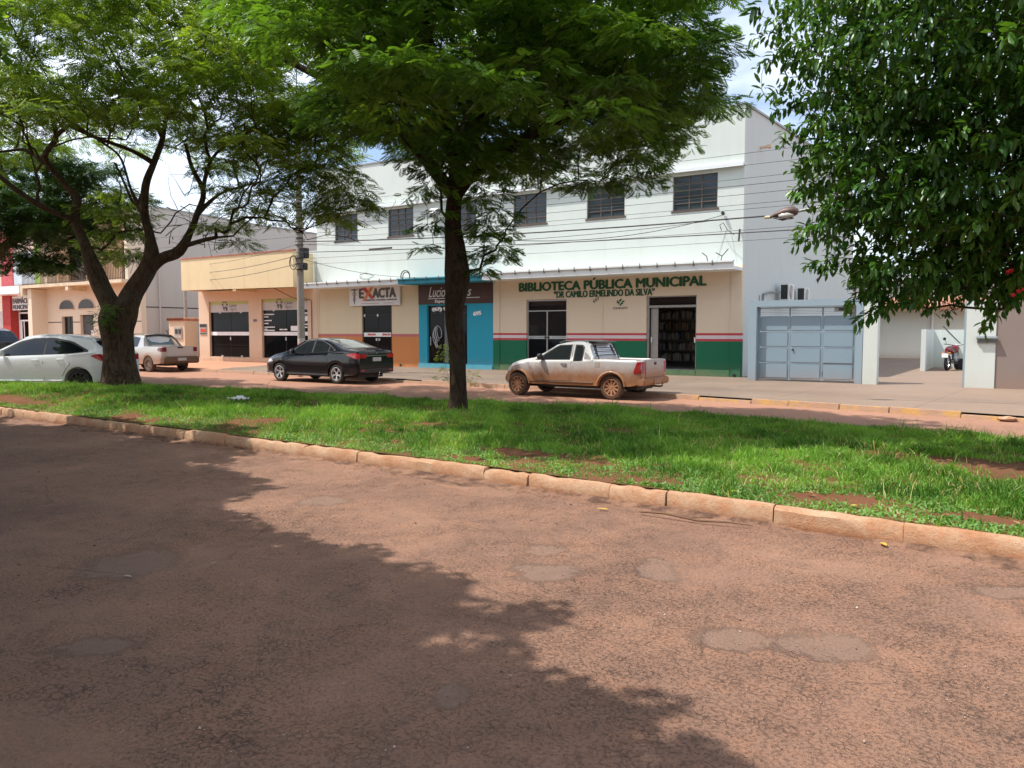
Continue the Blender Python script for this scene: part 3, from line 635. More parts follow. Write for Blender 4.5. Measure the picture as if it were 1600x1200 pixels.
# meter cable on the elite/exacta joint, cable bundles above canopy
def squiggle(cx, cy, cz, n, s, r=.01):
    mb = MB()
    for k in range(n):
        a0 = random.uniform(0, 6.28); pts = []
        for q in range(14): a = a0+q*.5; rr = s*(.5+.5*random.random()); pts.append((cx+rr*math.cos(a)*1.6+random.uniform(-.05, .05), cy+random.uniform(-.08, .08), cz+rr*.6*math.sin(a)+s*.2))
        mb.tube(pts, r, 4)
    return mb
tag(obj('cable_bundle', squiggle(-23.3, 24.6, 4.02, 3, .28, .006), M['wire']), 'tangled black cable coil lying on the white canopy above the shop sign', 'cable')
tag(obj('cable_bundle', MB().tube([(-21.0+.24*math.cos(a), 24.5, 3.98+.24*math.sin(a)) for a in np.linspace(-.6, 3.8, 14)], .022, 6).tube([(-21.0+.19*math.cos(a), 24.56, 3.96+.2*math.sin(a)) for a in np.linspace(-.4, 3.6, 14)], .02, 6), M['wire']), 'thick bent black hose loop standing on the turquoise canopy end', 'cable')
tag(obj('wall_conduit', MB().tube([(-28.6, 24.1, 3.72), (-28.55, 24.9, 3.4), (-28.4, 25.15, 3.28), (-28.0, 25.17, 3.18), (-27.4, 25.17, 3.2), (-27.3, 25.17, 3.15), (-27.3, 25.17, .6)], .018, 6), mat('brown_conduit', (.2, .09, .06), .7)), 'thin reddish conduit running down the peach wall beside second shop window', 'conduit')
tag(obj('wall_insulator', MB().tube([(-8.0, 25.15, 5.0), (-8.0, 24.95, 5.15), (-7.85, 24.85, 5.2), (-7.7, 24.85, 4.95), (-7.5, 24.9, 4.8)], .012, 5).tube([(-7.4, 25.15, 5.0), (-7.4, 25.05, 4.6)], .03, 6).lathe([(0, -.05), (.05, -.05), (.06, .0), (.05, .06), (0, .06)], (-7.95, 25.1, 5.55), 'y', 10), M['black']), 'black cable clamp with loose ends on the white wall near its corner', 'cable clamp')
tag(obj('wall_antenna', MB().tube([(-8.15, 24.3, 3.88), (-8.2, 24.3, 4.1), (-8.35, 24.28, 4.22)], .015, 5).tube([(-7.75, 24.3, 3.88), (-7.7, 24.3, 4.08), (-7.5, 24.3, 4.3)], .015, 5).tube([(-7.7, 24.3, 4.08), (-7.9, 24.3, 4.2)], .015, 5), M['black']), 'small black wire stubs standing on the right end of white canopy', 'wire stub')
sg = thing('exacta_sign', 'white rectangular sign reading EXACTA with orange X above orange shop door', 'sign')
obj('board', MB().box(-24.8, -21.83, FY-.10, FY-.03, 2.84, 3.71), mat('sign_white', (.70, .70, .72), .4, .04), sg, bevel=.01)
yb = FY-.104
text('lettering', 'E', .24, .40, (-24.18, yb, 3.18), M['grey_letter'], sg, .05, .006)
text('lettering', 'ACTA', 1.30, .40, (-23.38, yb, 3.18), M['grey_letter'], sg, .05, .006)
mb = MB(); mb.prism([(-24.0, 3.60), (-23.86, 3.70), (-23.38, 3.24), (-23.36, 3.12), (-23.5, 3.14)], yb-.006, FY-.10, 'y')
obj('cross_stroke', mb, M['red_letter'], sg)
obj('cross_stroke', MB().prism([(-23.98, 3.06), (-23.84, 3.04), (-23.34, 3.62), (-23.36, 3.72), (-23.5, 3.66)], yb-.009, FY-.10, 'y'), M['orange_letter'], sg)
text('lettering', 'ASSESSORIA CONTÁBIL & SERVIÇOS', 1.85, .08, (-23.85, yb, 3.04), M['grey_letter'], sg, .01, .004)
obj('small_print', MB().box(-24.05, -23.0, yb, FY-.1, 2.925, 2.945).box(-22.75, -22.15, yb, FY-.1, 2.925, 2.945), mat('grey_print', (.3, .3, .3), .6, 0), sg)
mb = MB(); cxx = -24.48
mb.tube([(cxx, yb, 2.93), (cxx, yb, 3.55)], .014, 5); mb.lathe([(0, -.01), (.035, 0), (0, .01)], (cxx, yb, 3.58), 'y', 10)
for s_ in (-1, 1):
    mb.tube([(cxx+s_*.11*math.sin(q*.62)*(1-q/16), yb-.002*s_, 3.46-q*.045) for q in range(12)], .012, 5)
    mb.tube([(cxx, yb, 3.53), (cxx+s_*.1, yb, 3.58), (cxx+s_*.22, yb, 3.57)], .014, 5); mb.tube([(cxx, yb, 3.5), (cxx+s_*.1, yb, 3.53), (cxx+s_*.17, yb, 3.52)], .012, 5)
obj('emblem', mb, M['grey_letter'], sg)

# shelf with books seen through the open library door
shelf = thing('bookshelf', 'dark metal bookshelf filled with books inside the open library door', 'bookshelf')
SX0, SX1, SY = -11.1, -9.25, 27.5
SZ = [.62, 1.02, 1.40, 1.78, 2.18]
mb = MB(); 
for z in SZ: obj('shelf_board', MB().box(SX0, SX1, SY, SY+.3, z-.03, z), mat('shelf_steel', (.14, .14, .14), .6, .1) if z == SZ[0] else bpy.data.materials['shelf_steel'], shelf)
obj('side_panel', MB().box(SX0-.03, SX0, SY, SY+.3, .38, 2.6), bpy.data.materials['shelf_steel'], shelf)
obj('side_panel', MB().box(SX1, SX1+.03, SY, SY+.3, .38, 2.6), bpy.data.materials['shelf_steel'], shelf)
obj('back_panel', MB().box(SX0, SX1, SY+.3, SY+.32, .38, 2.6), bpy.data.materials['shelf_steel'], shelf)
BC = [('cream', (.6, .55, .42)), ('grey', (.32, .32, .32)), ('brown', (.25, .13, .07)), ('blue', (.05, .11, .3)), ('white', (.7, .7, .68)), ('dark', (.06, .05, .05)), ('tan', (.45, .33, .18))]
bmats = {n: mat('book_'+n, tuple(v*.55 for v in c), .7, .1, 20) for n, c in BC}; NTH = ['lowest', 'second lowest', 'middle', 'second highest', 'highest']
bcache = {}
for k, z in enumerate(SZ):
    x = SX0+.02
    while x < SX1-.08:
        if random.random() < .07: x += random.uniform(.05, .16); continue
        n, _ = random.choices(BC, [5, 3, 2, 1, 5, 2, 3])[0]; th = random.choice((.025, .035, .045, .06)); h = random.choice((.2, .23, .26, .28))
        key = (n, th, h)
        if key not in bcache:
            me_o = obj('book', MB().box(0, th-.004, 0, .17, 0, h).box(.002, th-.006, .004, .168, h, h+.001), bmats[n]); bcache[key] = me_o; o = me_o
        else: o = bcache[key].copy(); col.objects.link(o)
        o.location = (x, SY+random.uniform(.02, .07), z+.001); tag(o, f'{n} spined book standing on the {NTH[k]} shelf inside the library door', 'book', 'books on the library shelves'); x += th

# ---------------- Elite shop
el = thing('agro_shop_building', 'single-storey peach shop with deep yellowish fascia and two black glass fronts', 'building')
obj('front_wall', MB().wall(-35.8, -26.92, .1, 3.8, FY, FY+.25, [(-34.95, -31.8, .42, 3.25), (-30.84, -27.6, .42, 3.3)]), M['elite'], el)
obj('step', MB().box(-35.8, -26.95, FY-.06, FY-.002, .1, .38), M['elite'], el)
obj('side_wall', MB().box(-35.8, -35.55, FY+.25, 40, .1, 4.4), M['grey_side'], el)
obj('fascia', MB().prism([(-35.45, 3.8), (-27.17, 3.72), (-27.17, 5.36), (-35.45, 5.36)], 24.0, 24.15, 'y'), M['elite_fascia'], el)
obj('canopy_slab', MB().box(-35.5, -27.15, 24.15, FY-.001, 3.86, 4.0).box(-35.45, -35.2, 24.15, FY, 3.8, 5.3).box(-27.35, -27.17, 24.15, FY, 3.72, 5.3), M['elite_fascia'], el)
obj('canopy_beam', MB().box(-31.45, -31.2, 24.02, FY-.001, 3.66, 3.86), M['elite_fascia'], el)
obj('coping', MB().box(-35.5, -27.1, 23.96, 24.2, 5.36, 5.41), mat('red_stained_coping', (.42, .16, .13), .8, .4, 3), el)
obj('roof', MB().box(-35.8, -26.92, 25.5, 40, 4.4, 4.5), M['roofmetal'], el)

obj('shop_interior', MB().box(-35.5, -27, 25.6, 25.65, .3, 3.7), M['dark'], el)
lime = mat('lime_strip', (.42, .44, .16), .6, .05); bandm = mat('shop_band_white', (.52, .50, .48), .6, .06)
for k, (a, b, zt) in enumerate(((-34.95, -31.8, 3.25), (-30.84, -27.6, 3.3))):
    f = obj('shop_window', MB().wall(a, b, .42, zt-.55, FY+.12, FY+.16, [(a+.03, (a+b)/2-.01, .45, zt-.57), ((a+b)/2+.01, b-.03, .45, zt-.57)]), M['black'], el)
    thick_glass('pane', a+.02, b-.02, .44, zt-.56, FY+.135, M['glass_dark'], f)
    obj('header_panel', MB().box(a, b, FY+.09, FY+.16, zt-.55, zt), bandm, f)
    obj('lime_strip', MB().box(a, b, FY+.08, FY+.088, zt-.17, zt), lime, f)
    obj('vinyl_strip', MB().box(a+.02, b-.02, FY+.1, FY+.118, 1.52, 1.70), M['white_paint'], f)
    obj('clamp', MB().box(a+.7, a+.84, FY+.1, FY+.12, zt-.6, zt-.5).box(b-.8, b-.66, FY+.1, FY+.12, zt-.6, zt-.5).box(a+.8, a+.95, FY+.1, FY+.12, .42, .5).box(b-.8, b-.66, FY+.1, FY+.12, .42, .5).box((a+b)/2-.05, (a+b)/2+.03, FY+.1, FY+.12, 1.28, 1.44), M['alu'], f)
    c = a+1.2
    mb = MB()
    for q in range(6):
        a_ = q*math.pi/3; px, pz = c+.17*math.cos(a_), zt-.17+.17*math.sin(a_); mb.prism([(px+.07*math.cos(t), pz+.07*math.sin(t)) for t in np.linspace(0, 6.28, 7)[:-1]], FY+.072, FY+.09)
    mb.prism([(c-.14, zt-.34), (c-.02, zt-.34), (c-.06, zt-.48)], FY+.072, FY+.09)
    for q in range(4): mb.tube([(c+.06+q*.03, FY+.08, zt-.48), (c+.12+q*.035, FY+.08, zt-.34)], .009, 4)
    obj('logo', mb, mat('logo_grey', (.12, .12, .12), .6, 0), f)
    text('lettering', 'Elite', .56, .24, (c+.36, FY+.084, zt-.29), M['grey_letter'], f, .0, .006, shear=.2)
    text('lettering', 'Agro', .56, .2, (c+.36, FY+.084, zt-.52), mat('mid_grey_letter', (.25, .25, .25), .6, 0) if k == 0 else bpy.data.materials['mid_grey_letter'], f, .0, .006, shear=.2)
    if k == 1:
        mb = MB()
        for i_, (w_, z_) in enumerate([(.7, 2.52), (.28, 2.40), (.55, 2.22), (.33, 2.08), (.78, 1.90), (.22, 1.8), (.7, 1.62+.12)]):
            x = a+.05
            while x < a+.05+w_: l = random.uniform(.05, .09); mb.box(x, x+l, FY+.11, FY+.118, z_, z_+.055); x += l+.015
        for x0_, z_ in ((a+1.15, 1.78), (a+1.4, 1.78), (b-.42, 2.55), (b-.4, 2.45), (b-.4, 2.02), (b-.45, 1.88)): mb.box(x0_, x0_+.3, FY+.11, FY+.118, z_, z_+.06)
        mb.box(a+1.95, a+2.45, FY+.11, FY+.118, 1.74, 1.98); mb.box(b-.3, b-.08, FY+.11, FY+.118, 2.2, 2.5)
        obj('vinyl_notice', mb, M['white_paint'], f)
obj('house_number', MB().box(-31.45, -31.2, FY-.02, FY-.002, 2.2, 2.32), mat('number_plate_dark', (.16, .13, .16), .6), el)
sg2 = thing('wall_placard', 'small black, orange and green placard on the left corner of the peach shop', 'sign')
obj('plate', MB().box(-35.72, -35.15, FY-.03, FY-.003, 1.55, 2.12), mat('placard', (.35, .32, .26), .6), sg2)
obj('stripe', MB().box(-35.70, -35.17, FY-.04, FY-.03, 1.95, 2.1).box(-35.66, -35.2, FY-.04, FY-.03, 1.60, 1.64), M['black'], sg2)
obj('stripe', MB().box(-35.64, -35.2, FY-.04, FY-.03, 1.70, 1.86), M['red_letter'], sg2)

# ---------------- beige building with arches
be = thing('beige_building', 'beige two-storey building with arched windows, railed balcony and long grey side wall', 'building')
def arch(x0, x1, z0, zs, n=12):
    cx_ = (x0+x1)/2; r = (x1-x0)/2
    return [(x0, z0), (x1, z0)] + [(cx_+r*math.cos(a), zs+(.62*r)*math.sin(a)**.9) for a in np.linspace(0, math.pi, n)]
HB = [(-49.55, -48.25, 1.5, 2.66), (-47.4, -45.95, .2, 2.74), (-42.95, -42.2, .25, 2.85)]
obj('front_wall', MB().wall(-51.8, -41, .1, 4.4, FY, FY+.3, HB), M['beige'], be)
obj('column', MB().box(-51.79, -51.3, 24.3, FY-.002, .1, 4.38), M['beige'], be)
dk = mat('dark_arch_glass', (.015, .012, .012), .3, 0)
for a, b in ((-49.75, -48.0), (-47.55, -45.75)):
    fr = obj('arched_window', MB().prism(arch(a-.05, b+.05, 3.06, 3.12), FY-.035, FY-.002), mat('arch_trim', (.62, .5, .38), .8) if a < -49 else bpy.data.materials['arch_trim'], be)
    obj('pane', MB().prism(arch(a+.06, b-.04, 3.12, 3.14), FY-.05, FY-.036), dk, fr)
f = obj('window', MB().wall(-49.5, -48.3, 1.5, 2.64, FY+.15, FY+.2, [(-49.45, -48.93, 1.55, 2.6), (-48.88, -48.35, 1.55, 2.6)]), M['frame_brown'], be); thick_glass('pane', -49.46, -48.34, 1.54, 2.62, FY+.17, M['glass_dark'], f)
f = obj('door', MB().box(-47.35, -46.0, FY+.15, FY+.2, .2, 2.7), mat('grey_dark_door', (.05, .05, .055), .5, .2), be); obj('notice', MB().box(-46.5, -46.2, FY+.14, FY+.149, 1.45, 1.8), M['white_paint'], f)
f = obj('door', MB().box(-42.93, -42.2, FY+.15, FY+.2, .2, 2.83), bpy.data.materials['grey_dark_door'], be)
obj('painted_line', MB().box(-51.2, -49.56, FY-.006, FY-.001, 2.28, 2.33).box(-48.24, -47.42, FY-.006, FY-.001, 2.28, 2.33).box(-45.93, -42.96, FY-.006, FY-.001, 2.28, 2.33).box(-42.18, -41.02, FY-.006, FY-.001, 2.28, 2.33).box(-45.93, -42.96, FY-.006, FY-.001, 1.0, 1.05).box(-48.24, -47.42, FY-.006, FY-.001, 1.0, 1.05), M['black'], be)
obj('balcony_slab', MB().box(-52.2, -40.98, 24.1, FY+.01, 4.42, 4.6).box(-52.2, -51.95, 24.1, FY, 4.0, 4.42).box(-46.9, -46.6, 24.12, FY, 4.15, 4.42), mat('balcony_paint', (.66, .54, .38), .8, .15), be)
mb = MB(); mb.box(-52.1, -41, 24.16, 24.2, 5.55, 5.6).box(-52.1, -41, 24.16, 24.2, 4.66, 4.7); x = -52.1
while x < -41: mb.box(x, x+.025, 24.165, 24.19, 4.6, 5.55); x += .16
obj('railing', mb, mat('railing_brown', (.13, .08, .06), .6), be)
obj('upper_wall', MB().wall(-51.79, -41.26, 4.4, 8.6, FY+.5, FY+.8, [(-49.5, -47.5, 4.7, 6.9), (-43.6, -42.6, 4.7, 6.9)]), mat('upper_peach', (.62, .42, .25), .85, .1), be)
for x0_, x1_, y0_ in ((-41.3, -41, 24.5), (-50.9, -50.5, 24.9), (-45.6, -45.2, 24.9)): obj('upper_column', MB().box(x0_, x1_, y0_, FY+.29, 4.605, 8.6), M['beige'], be)
for x0_, x1_ in ((-49.5, -47.5), (-43.6, -42.6)): obj('balcony_door', MB().box(x0_, x1_, FY+.6, FY+.62, 4.7, 6.9), M['glass_dark'], be)
obj('shutter_panel', MB().box(-42.5, -41.35, FY+.44, FY+.49, 5.9, 7.2), mat('orange_shutter', (.42, .17, .06), .7, .1), be)
obj('roof_slab', MB().box(-52, -40.98, 24.3, FY+.9, 8.6, 8.78), M['white_trim'], be)
obj('side_wall', MB().prism([(FY+.3, .1), (44, .1), (44, 8.55), (34, 8.55), (29, 8.7), (FY+.3, 8.75)], -41.25, -41, 'x'), M['grey_side'], be)
obj('flashing', MB().prism([(FY+.3, 8.75), (29, 8.70), (34, 8.55), (44, 8.55), (44, 8.64), (34, 8.64), (29, 8.79), (FY+.3, 8.84)], -41.3, -40.95, 'x'), M['roofmetal'], be)
obj('painted_line', MB().box(-40.998, -40.99, FY+.3, 43, 3.08, 3.14), M['black'], be)
obj('downpipe', MB().tube([(-40.9, 26.3, 1.0), (-40.9, 26.3, 6.0)], .05, 8), M['grey_side'], be)
obj('roof', MB().box(-52, -41.25, FY+.8, 44, 8.3, 8.45), M['roofmetal'], be)
obj('rear_wall', MB().box(-52, -41.25, 44, 44.2, .1, 8.4).box(-52, -51.8, FY+.3, 44, .1, 8.4), M['beige'], be)
# small dark doorway and low wall at the yard between, meter post
yd = thing('yard_wall', 'brown louvred gate in a low wall between the meter post and the peach shop', 'wall')
obj('wall_panel', MB().box(-37.2, -35.82, 26.6, 26.75, .15, 1.0), M['beige'], yd); obj('gate_leaf', MB().box(-37.15, -35.85, 26.62, 26.72, 1.0, 1.95), mat('brown_gate', (.09, .055, .035), .7, .3), yd)
mp = thing('meter_post', 'cream masonry meter post with tiled cap beside the thin concrete pole', 'meter post')
obj('pillar', MB().box(-38.75, -37.35, 25.4, 26.2, .15, 2.35), wallmat('meter_post_render', (.66, .5, .36), .5, .3), mp)
mb = MB()
for k in range(8): mb.lathe([(.09, -.5), (.10, .5)], (-38.72+k*.19, 25.8, 2.38), 'y', 10)
obj('tile_cap', mb, M['tile'], mp); obj('meter_box', MB().box(-38.2, -37.55, 25.34, 25.398, 1.35, 1.95), mat('grey_meter_box', (.35, .31, .27), .6, .2), mp); obj('meter_window', MB().box(-38.1, -37.9, 25.32, 25.34, 1.6, 1.85).box(-37.8, -37.6, 25.32, 25.34, 1.6, 1.85), M['black'], mp)
mb = MB()
for k in range(9): mb.tube([(-40.7+k*.24, 26.6, .2), (-40.7+k*.24, 26.6, 1.7+.1*math.sin(k*.7)), (-40.74+k*.24, 26.5, 1.8+.1*math.sin(k*.7))], .028, 6)
mb.box(-40.8, -38.7, 26.58, 26.62, .5, .56).box(-40.8, -38.7, 26.58, 26.62, 1.4, 1.46)
tag(obj('iron_fence', mb, M['black']), 'black iron fence with curved bar tips left of the meter post', 'fence')
# ---------------- pharmacy
ph = thing('pharmacy_building', 'white awninged municipal pharmacy with red and green columns', 'building')
obj('front_wall', MB().wall(-64, -51.82, .1, 4.1, FY, FY+.3, [(-54.9, -52.5, .2, 3.2)]), mat('pharmacy_cream', (.62, .55, .46), .8, .1), ph)
obj('column', MB().box(-56.0, -54.95, FY-.5, FY-.002, .1, 4.1), mat('red_column', (.42, .035, .03), .7, .15), ph)
obj('column', MB().box(-52.46, -51.84, FY-.5, FY-.002, .1, 4.1), mat('green_column', (.17, .38, .15), .7, .1), ph)
obj('awning', MB().box(-64, -52.4, 24.1, FY-.52, 4.12, 4.62), M['white_paint'], ph)
s_ = obj('sign_board', MB().box(-54.85, -52.5, FY-.4, FY-.3, 3.12, 4.02), M['white_paint'], ph)
text('lettering', 'FARMÁCIA', 2.15, .40, (-54.75, FY-.412, 3.55), M['grey_letter'], s_, .04, .01)
text('lettering', 'MUNICIPAL', 2.0, .28, (-54.75, FY-.412, 3.18), M['grey_letter'], s_, .03, .01)
mb = MB().wall(-54.9, -52.5, .2, 3.0, FY-.02, FY-.001, [(-54.8, -52.6, 2.5, 2.9), (-54.5, -54.3, .3, 2.4), (-54.2, -53.6, .3, 2.4), (-53.3, -52.7, .3, 2.4)])
obj('grille_door', mb, M['white_paint'], ph); obj('door_pane', MB().box(-54.88, -52.52, FY+.1, FY+.12, .2, 3.18), M['glass_dark'], ph)
obj('shutter', MB().box(-64, -56.1, FY-.1, FY-.002, .15, 3.1), mat('white_shutter', (.6, .58, .56), .6, .1), ph)
obj('upper_wall', MB().box(-64, -51.82, FY, FY+.3, 4.1, 8.4), mat('pale_pink_upper', (.66, .5, .42), .8, .1), ph)
obj('upper_stripe', MB().box(-57.0, -55.4, FY-.05, FY-.002, 4.62, 8.4), mat('red_stripe', (.5, .09, .10), .8), ph)
obj('upper_stripe', MB().box(-52.5, -51.9, FY-.05, FY-.002, 4.62, 8.4), mat('lime_stripe', (.3, .55, .08), .8), ph)
obj('upper_window', MB().box(-55.3, -52.6, FY-.04, FY-.002, 4.8, 6.9), mat('pale_blue_panel', (.5, .56, .6), .4), ph)
obj('roof', MB().box(-64, -51.82, FY+.3, 42, 8.0, 8.15), M['roofmetal'], ph)

# ---------------- gate wall, courtyard
gw = thing('gate_wall', 'pale grey blue gate frame with white pillar at driveway entrance', 'gateway')
M['gate'] = wallmat('gate_bluegrey', (.25, .335, .395), .35, .15, rough=.4); M['gframe'] = wallmat('gate_frame_paint', (.29, .375, .43), .3, .2)
GY = 23.95
obj('frame', MB().wall(-6.72, -3.47, .15, 2.63, GY, GY+.4, [(-6.48, -3.66, .15, 2.44)]), M['gframe'], gw)
obj('pillar', MB().box(-3.46, -3.08, GY+.01, GY+.41, .15, 2.62), M['mint'], gw)
g = obj('gate_frame', MB().wall(-6.46, -3.68, .22, 2.42, GY+.2, GY+.24, [(-6.42, -5.56, .25, 2.39), (-5.52, -4.62, .25, 2.39), (-4.58, -3.72, .25, 2.39)]), M['gate'], gw)
for c_, (a, b) in enumerate(((-6.42, -5.56), (-5.52, -4.62), (-4.58, -3.72))):
    for r_ in range(4):
        z = .27+r_*.478
        obj('gate_panel', MB().box(a+.012, b-.012, GY+.175, GY+.23, z, z+.452), M['gate'], g, bevel=.02)
mb = MB()
for k in range(4): mb.box(-6.42, -3.72, GY+.215, GY+.225, 2.22+k*.048, 2.23+k*.048)
obj('gate_bar', mb, M['gframe'], g); obj('lock', MB().lathe([(0, -.02), (.03, -.02), (.03, .02), (0, .02)], (-5.42, GY+.165, 1.14), 'y', 10), M['black'], g)
for z_ in (.45, 2.0): obj('hinge', MB().box(-4.61, -4.585, GY+.16, GY+.2, z_, z_+.1), M['gframe'], g)
mbx = MB().box(-4.3, -3.75, GY+.3, GY+.36, 2.27, 2.41)
obj('gate_motor', mbx, M['white_paint'], gw); obj('motor_cover', MB().box(-4.18, -4.0, GY+.28, GY+.3, 2.3, 2.38).box(-3.95, -3.8, GY+.27, GY+.29, 2.2, 2.26), M['black'], gw)
pw = thing('pillar_wall', 'white pillar and adjoining brown grey street wall at the right of the driveway', 'wall')
obj('pillar', MB().box(-.92, -.24, GY-.05, GY+.35, .12, 2.5), M['mint'], pw)
obj('edge_strip', MB().box(-.97, -.921, GY-.04, GY+.3, .12, 2.5), M['gframe'], pw)
obj('mail_slot', MB().box(-.66, -.22, GY-.09, GY-.051, 1.38, 1.46).prism([(GY-.16, 1.52), (GY-.051, 1.56), (GY-.051, 1.50), (GY-.16, 1.49)], -.68, -.2, 'x'), mat('slot_metal', (.16, .18, .19), .4), pw)
obj('street_wall', MB().box(-.238, 9, GY-.02, GY+.25, .1, 2.9), wallmat('brown_grey_render', (.27, .215, .19), .3, .5), pw)
cy_ = thing('courtyard_wall', 'low white courtyard wall sheltering the parked motorcycle', 'wall')
obj('wing_wall', MB().box(-2.72, -2.56, 32.8, 37, .15, 1.78), M['mint'], cy_); obj('back_wall', MB().box(-2.56, 9, 36.6, 36.8, .15, 1.78), M['mint'], cy_)
ch = thing('courtyard_house', 'low cream house with clay tiled eaves behind the courtyard', 'building')
obj('wall', MB().wall(-12, 14, .1, 3.0, 50, 50.3), wallmat('courtyard_cream', (.70, .70, .62), .4, .3, dz=.5), ch)
mb = MB()
x = -12.3
while x < 14: mb.tube([(x, 48.9, 3.0), (x, 53, 3.75)], .12, 8); x += .24
obj('roof', mb, M['tile'], ch); obj('eave_board', MB().box(-12.3, 14, 48.95, 50.2, 2.86, 2.92), mat('eave_board', (.5, .42, .34), .8), ch)
obj('window', MB().box(1.5, 2.6, 49.96, 50.02, 2.0, 2.5), mat('louvre_grey', (.35, .38, .4), .5), ch)
obj('downpipe', MB().tube([(-3.6, 49.9, .2), (-3.6, 49.9, 2.9)], .06), M['white_paint'], ch)
gb_ = thing('distant_warehouse', 'pale grey wall of a taller building far behind the courtyard house', 'building')
obj('wall', MB().box(-14, 20, 72, 80, 0, 6.0), M['grey_side'], gb_); obj('roof', MB().prism([(71.7, 6.0), (80.3, 6.0), (76, 6.8)], -14.2, 20.2, 'x'), M['roofmetal'], gb_)
# AC units on brackets on the gable wall
def acunit(y, label, z0=2.84):
    r = thing('air_conditioner', label, 'air conditioner', group='air conditioners on the side wall')
    obj('casing', MB().box(-7.1, -6.78, y, y+.86, z0, z0+.62), M['white_metal'], r, bevel=.015)
    obj('fan_grille', MB().lathe([(.0, 0), (.235, 0), (.245, .012), (.26, .014)], (-6.778, y+.36, z0+.31), 'x', 24), mat('fan_grille_tan', (.33, .25, .19), .6) if 'fan_grille_tan' not in bpy.data.materials else bpy.data.materials['fan_grille_tan'], r)
    mb = MB()
    for q in range(5): mb.lathe([(.05+q*.045, .015), (.062+q*.045, .02), (.065+q*.045, .015)], (-6.778, y+.36, z0+.31), 'x', 24)
    obj('guard', mb, M['white_metal'], r)
    obj('side_coil', MB().box(-7.06, -6.82, y-.012, y-.001, z0+.05, z0+.57), M['black'], r)
    obj('bracket', MB().box(-7.3, -6.8, y+.1, y+.14, z0-.05, z0).box(-7.3, -6.8, y+.7, y+.74, z0-.05, z0), M['white_metal'], r); return r
acunit(29.3, 'white air conditioner outdoor unit nearer the street above the blue gate'); acunit(32.0, 'white air conditioner outdoor unit farther back, partly behind the leaves')
tag(obj('refrigerant_pipe', MB().tube([(-7.27, 27.6, 2.6), (-7.25, 27.6, 3.0), (-7.2, 28.3, 3.1), (-7.1, 29.2, 3.12)], .04, 8).tube([(-7.27, 27.2, 2.5), (-7.27, 27.2, 2.95)], .015, 6), mat('pipe_foam', (.25, .25, .24), .8)), 'bent grey insulated pipe leading to the first air conditioner', 'pipe')
# ================================================================== trees
def barkmat(name, a, b_, c):
    m, t, b = newmat(name); o = ocoord(t, (1, 1, .28))
    x = mix(t, ramp(t, noise(t, 16, 6, .7, o, 1.2), [(.35, 0.), (.65, 1.)]), a, b_)
    x = mix(t, ramp(t, noise(t, 2.2, 5, .6, ocoord(t)), [(.52, 0.), (.7, .6)]), x, c)
    t.links.new(x, b.inputs['Base Color']); b.inputs['Roughness'].default_value = .95; b.inputs['Specular IOR Level'].default_value = .15
    bump(t, b, noise(t, 22, 6, .75, o, 1.2), 1.0, .05); return m
M['bark'] = barkmat('rough_bark', (.045, .03, .02), (.19, .13, .085), (.12, .13, .09))
M['bark2'] = barkmat('dark_bark', (.022, .015, .010), (.085, .055, .036), (.065, .06, .042))
M['bark3'] = barkmat('brown_bark', (.028, .019, .012), (.125, .085, .055), (.085, .085, .06))
M['feather'] = leafmat('feathery_leaflets', (.022, .072, .010), (.125, .25, .028), .42, .42, .45, (.24, .34, .05))
M['feather_olive'] = leafmat('olive_feathery_leaflets', (.042, .095, .014), (.19, .29, .038), .55, .42, .3, (.24, .27, .06))
M['broad'] = leafmat('glossy_broad_leaves', (.020, .075, .012), (.095, .22, .03), .36, .24, .42, (.13, .20, .04))

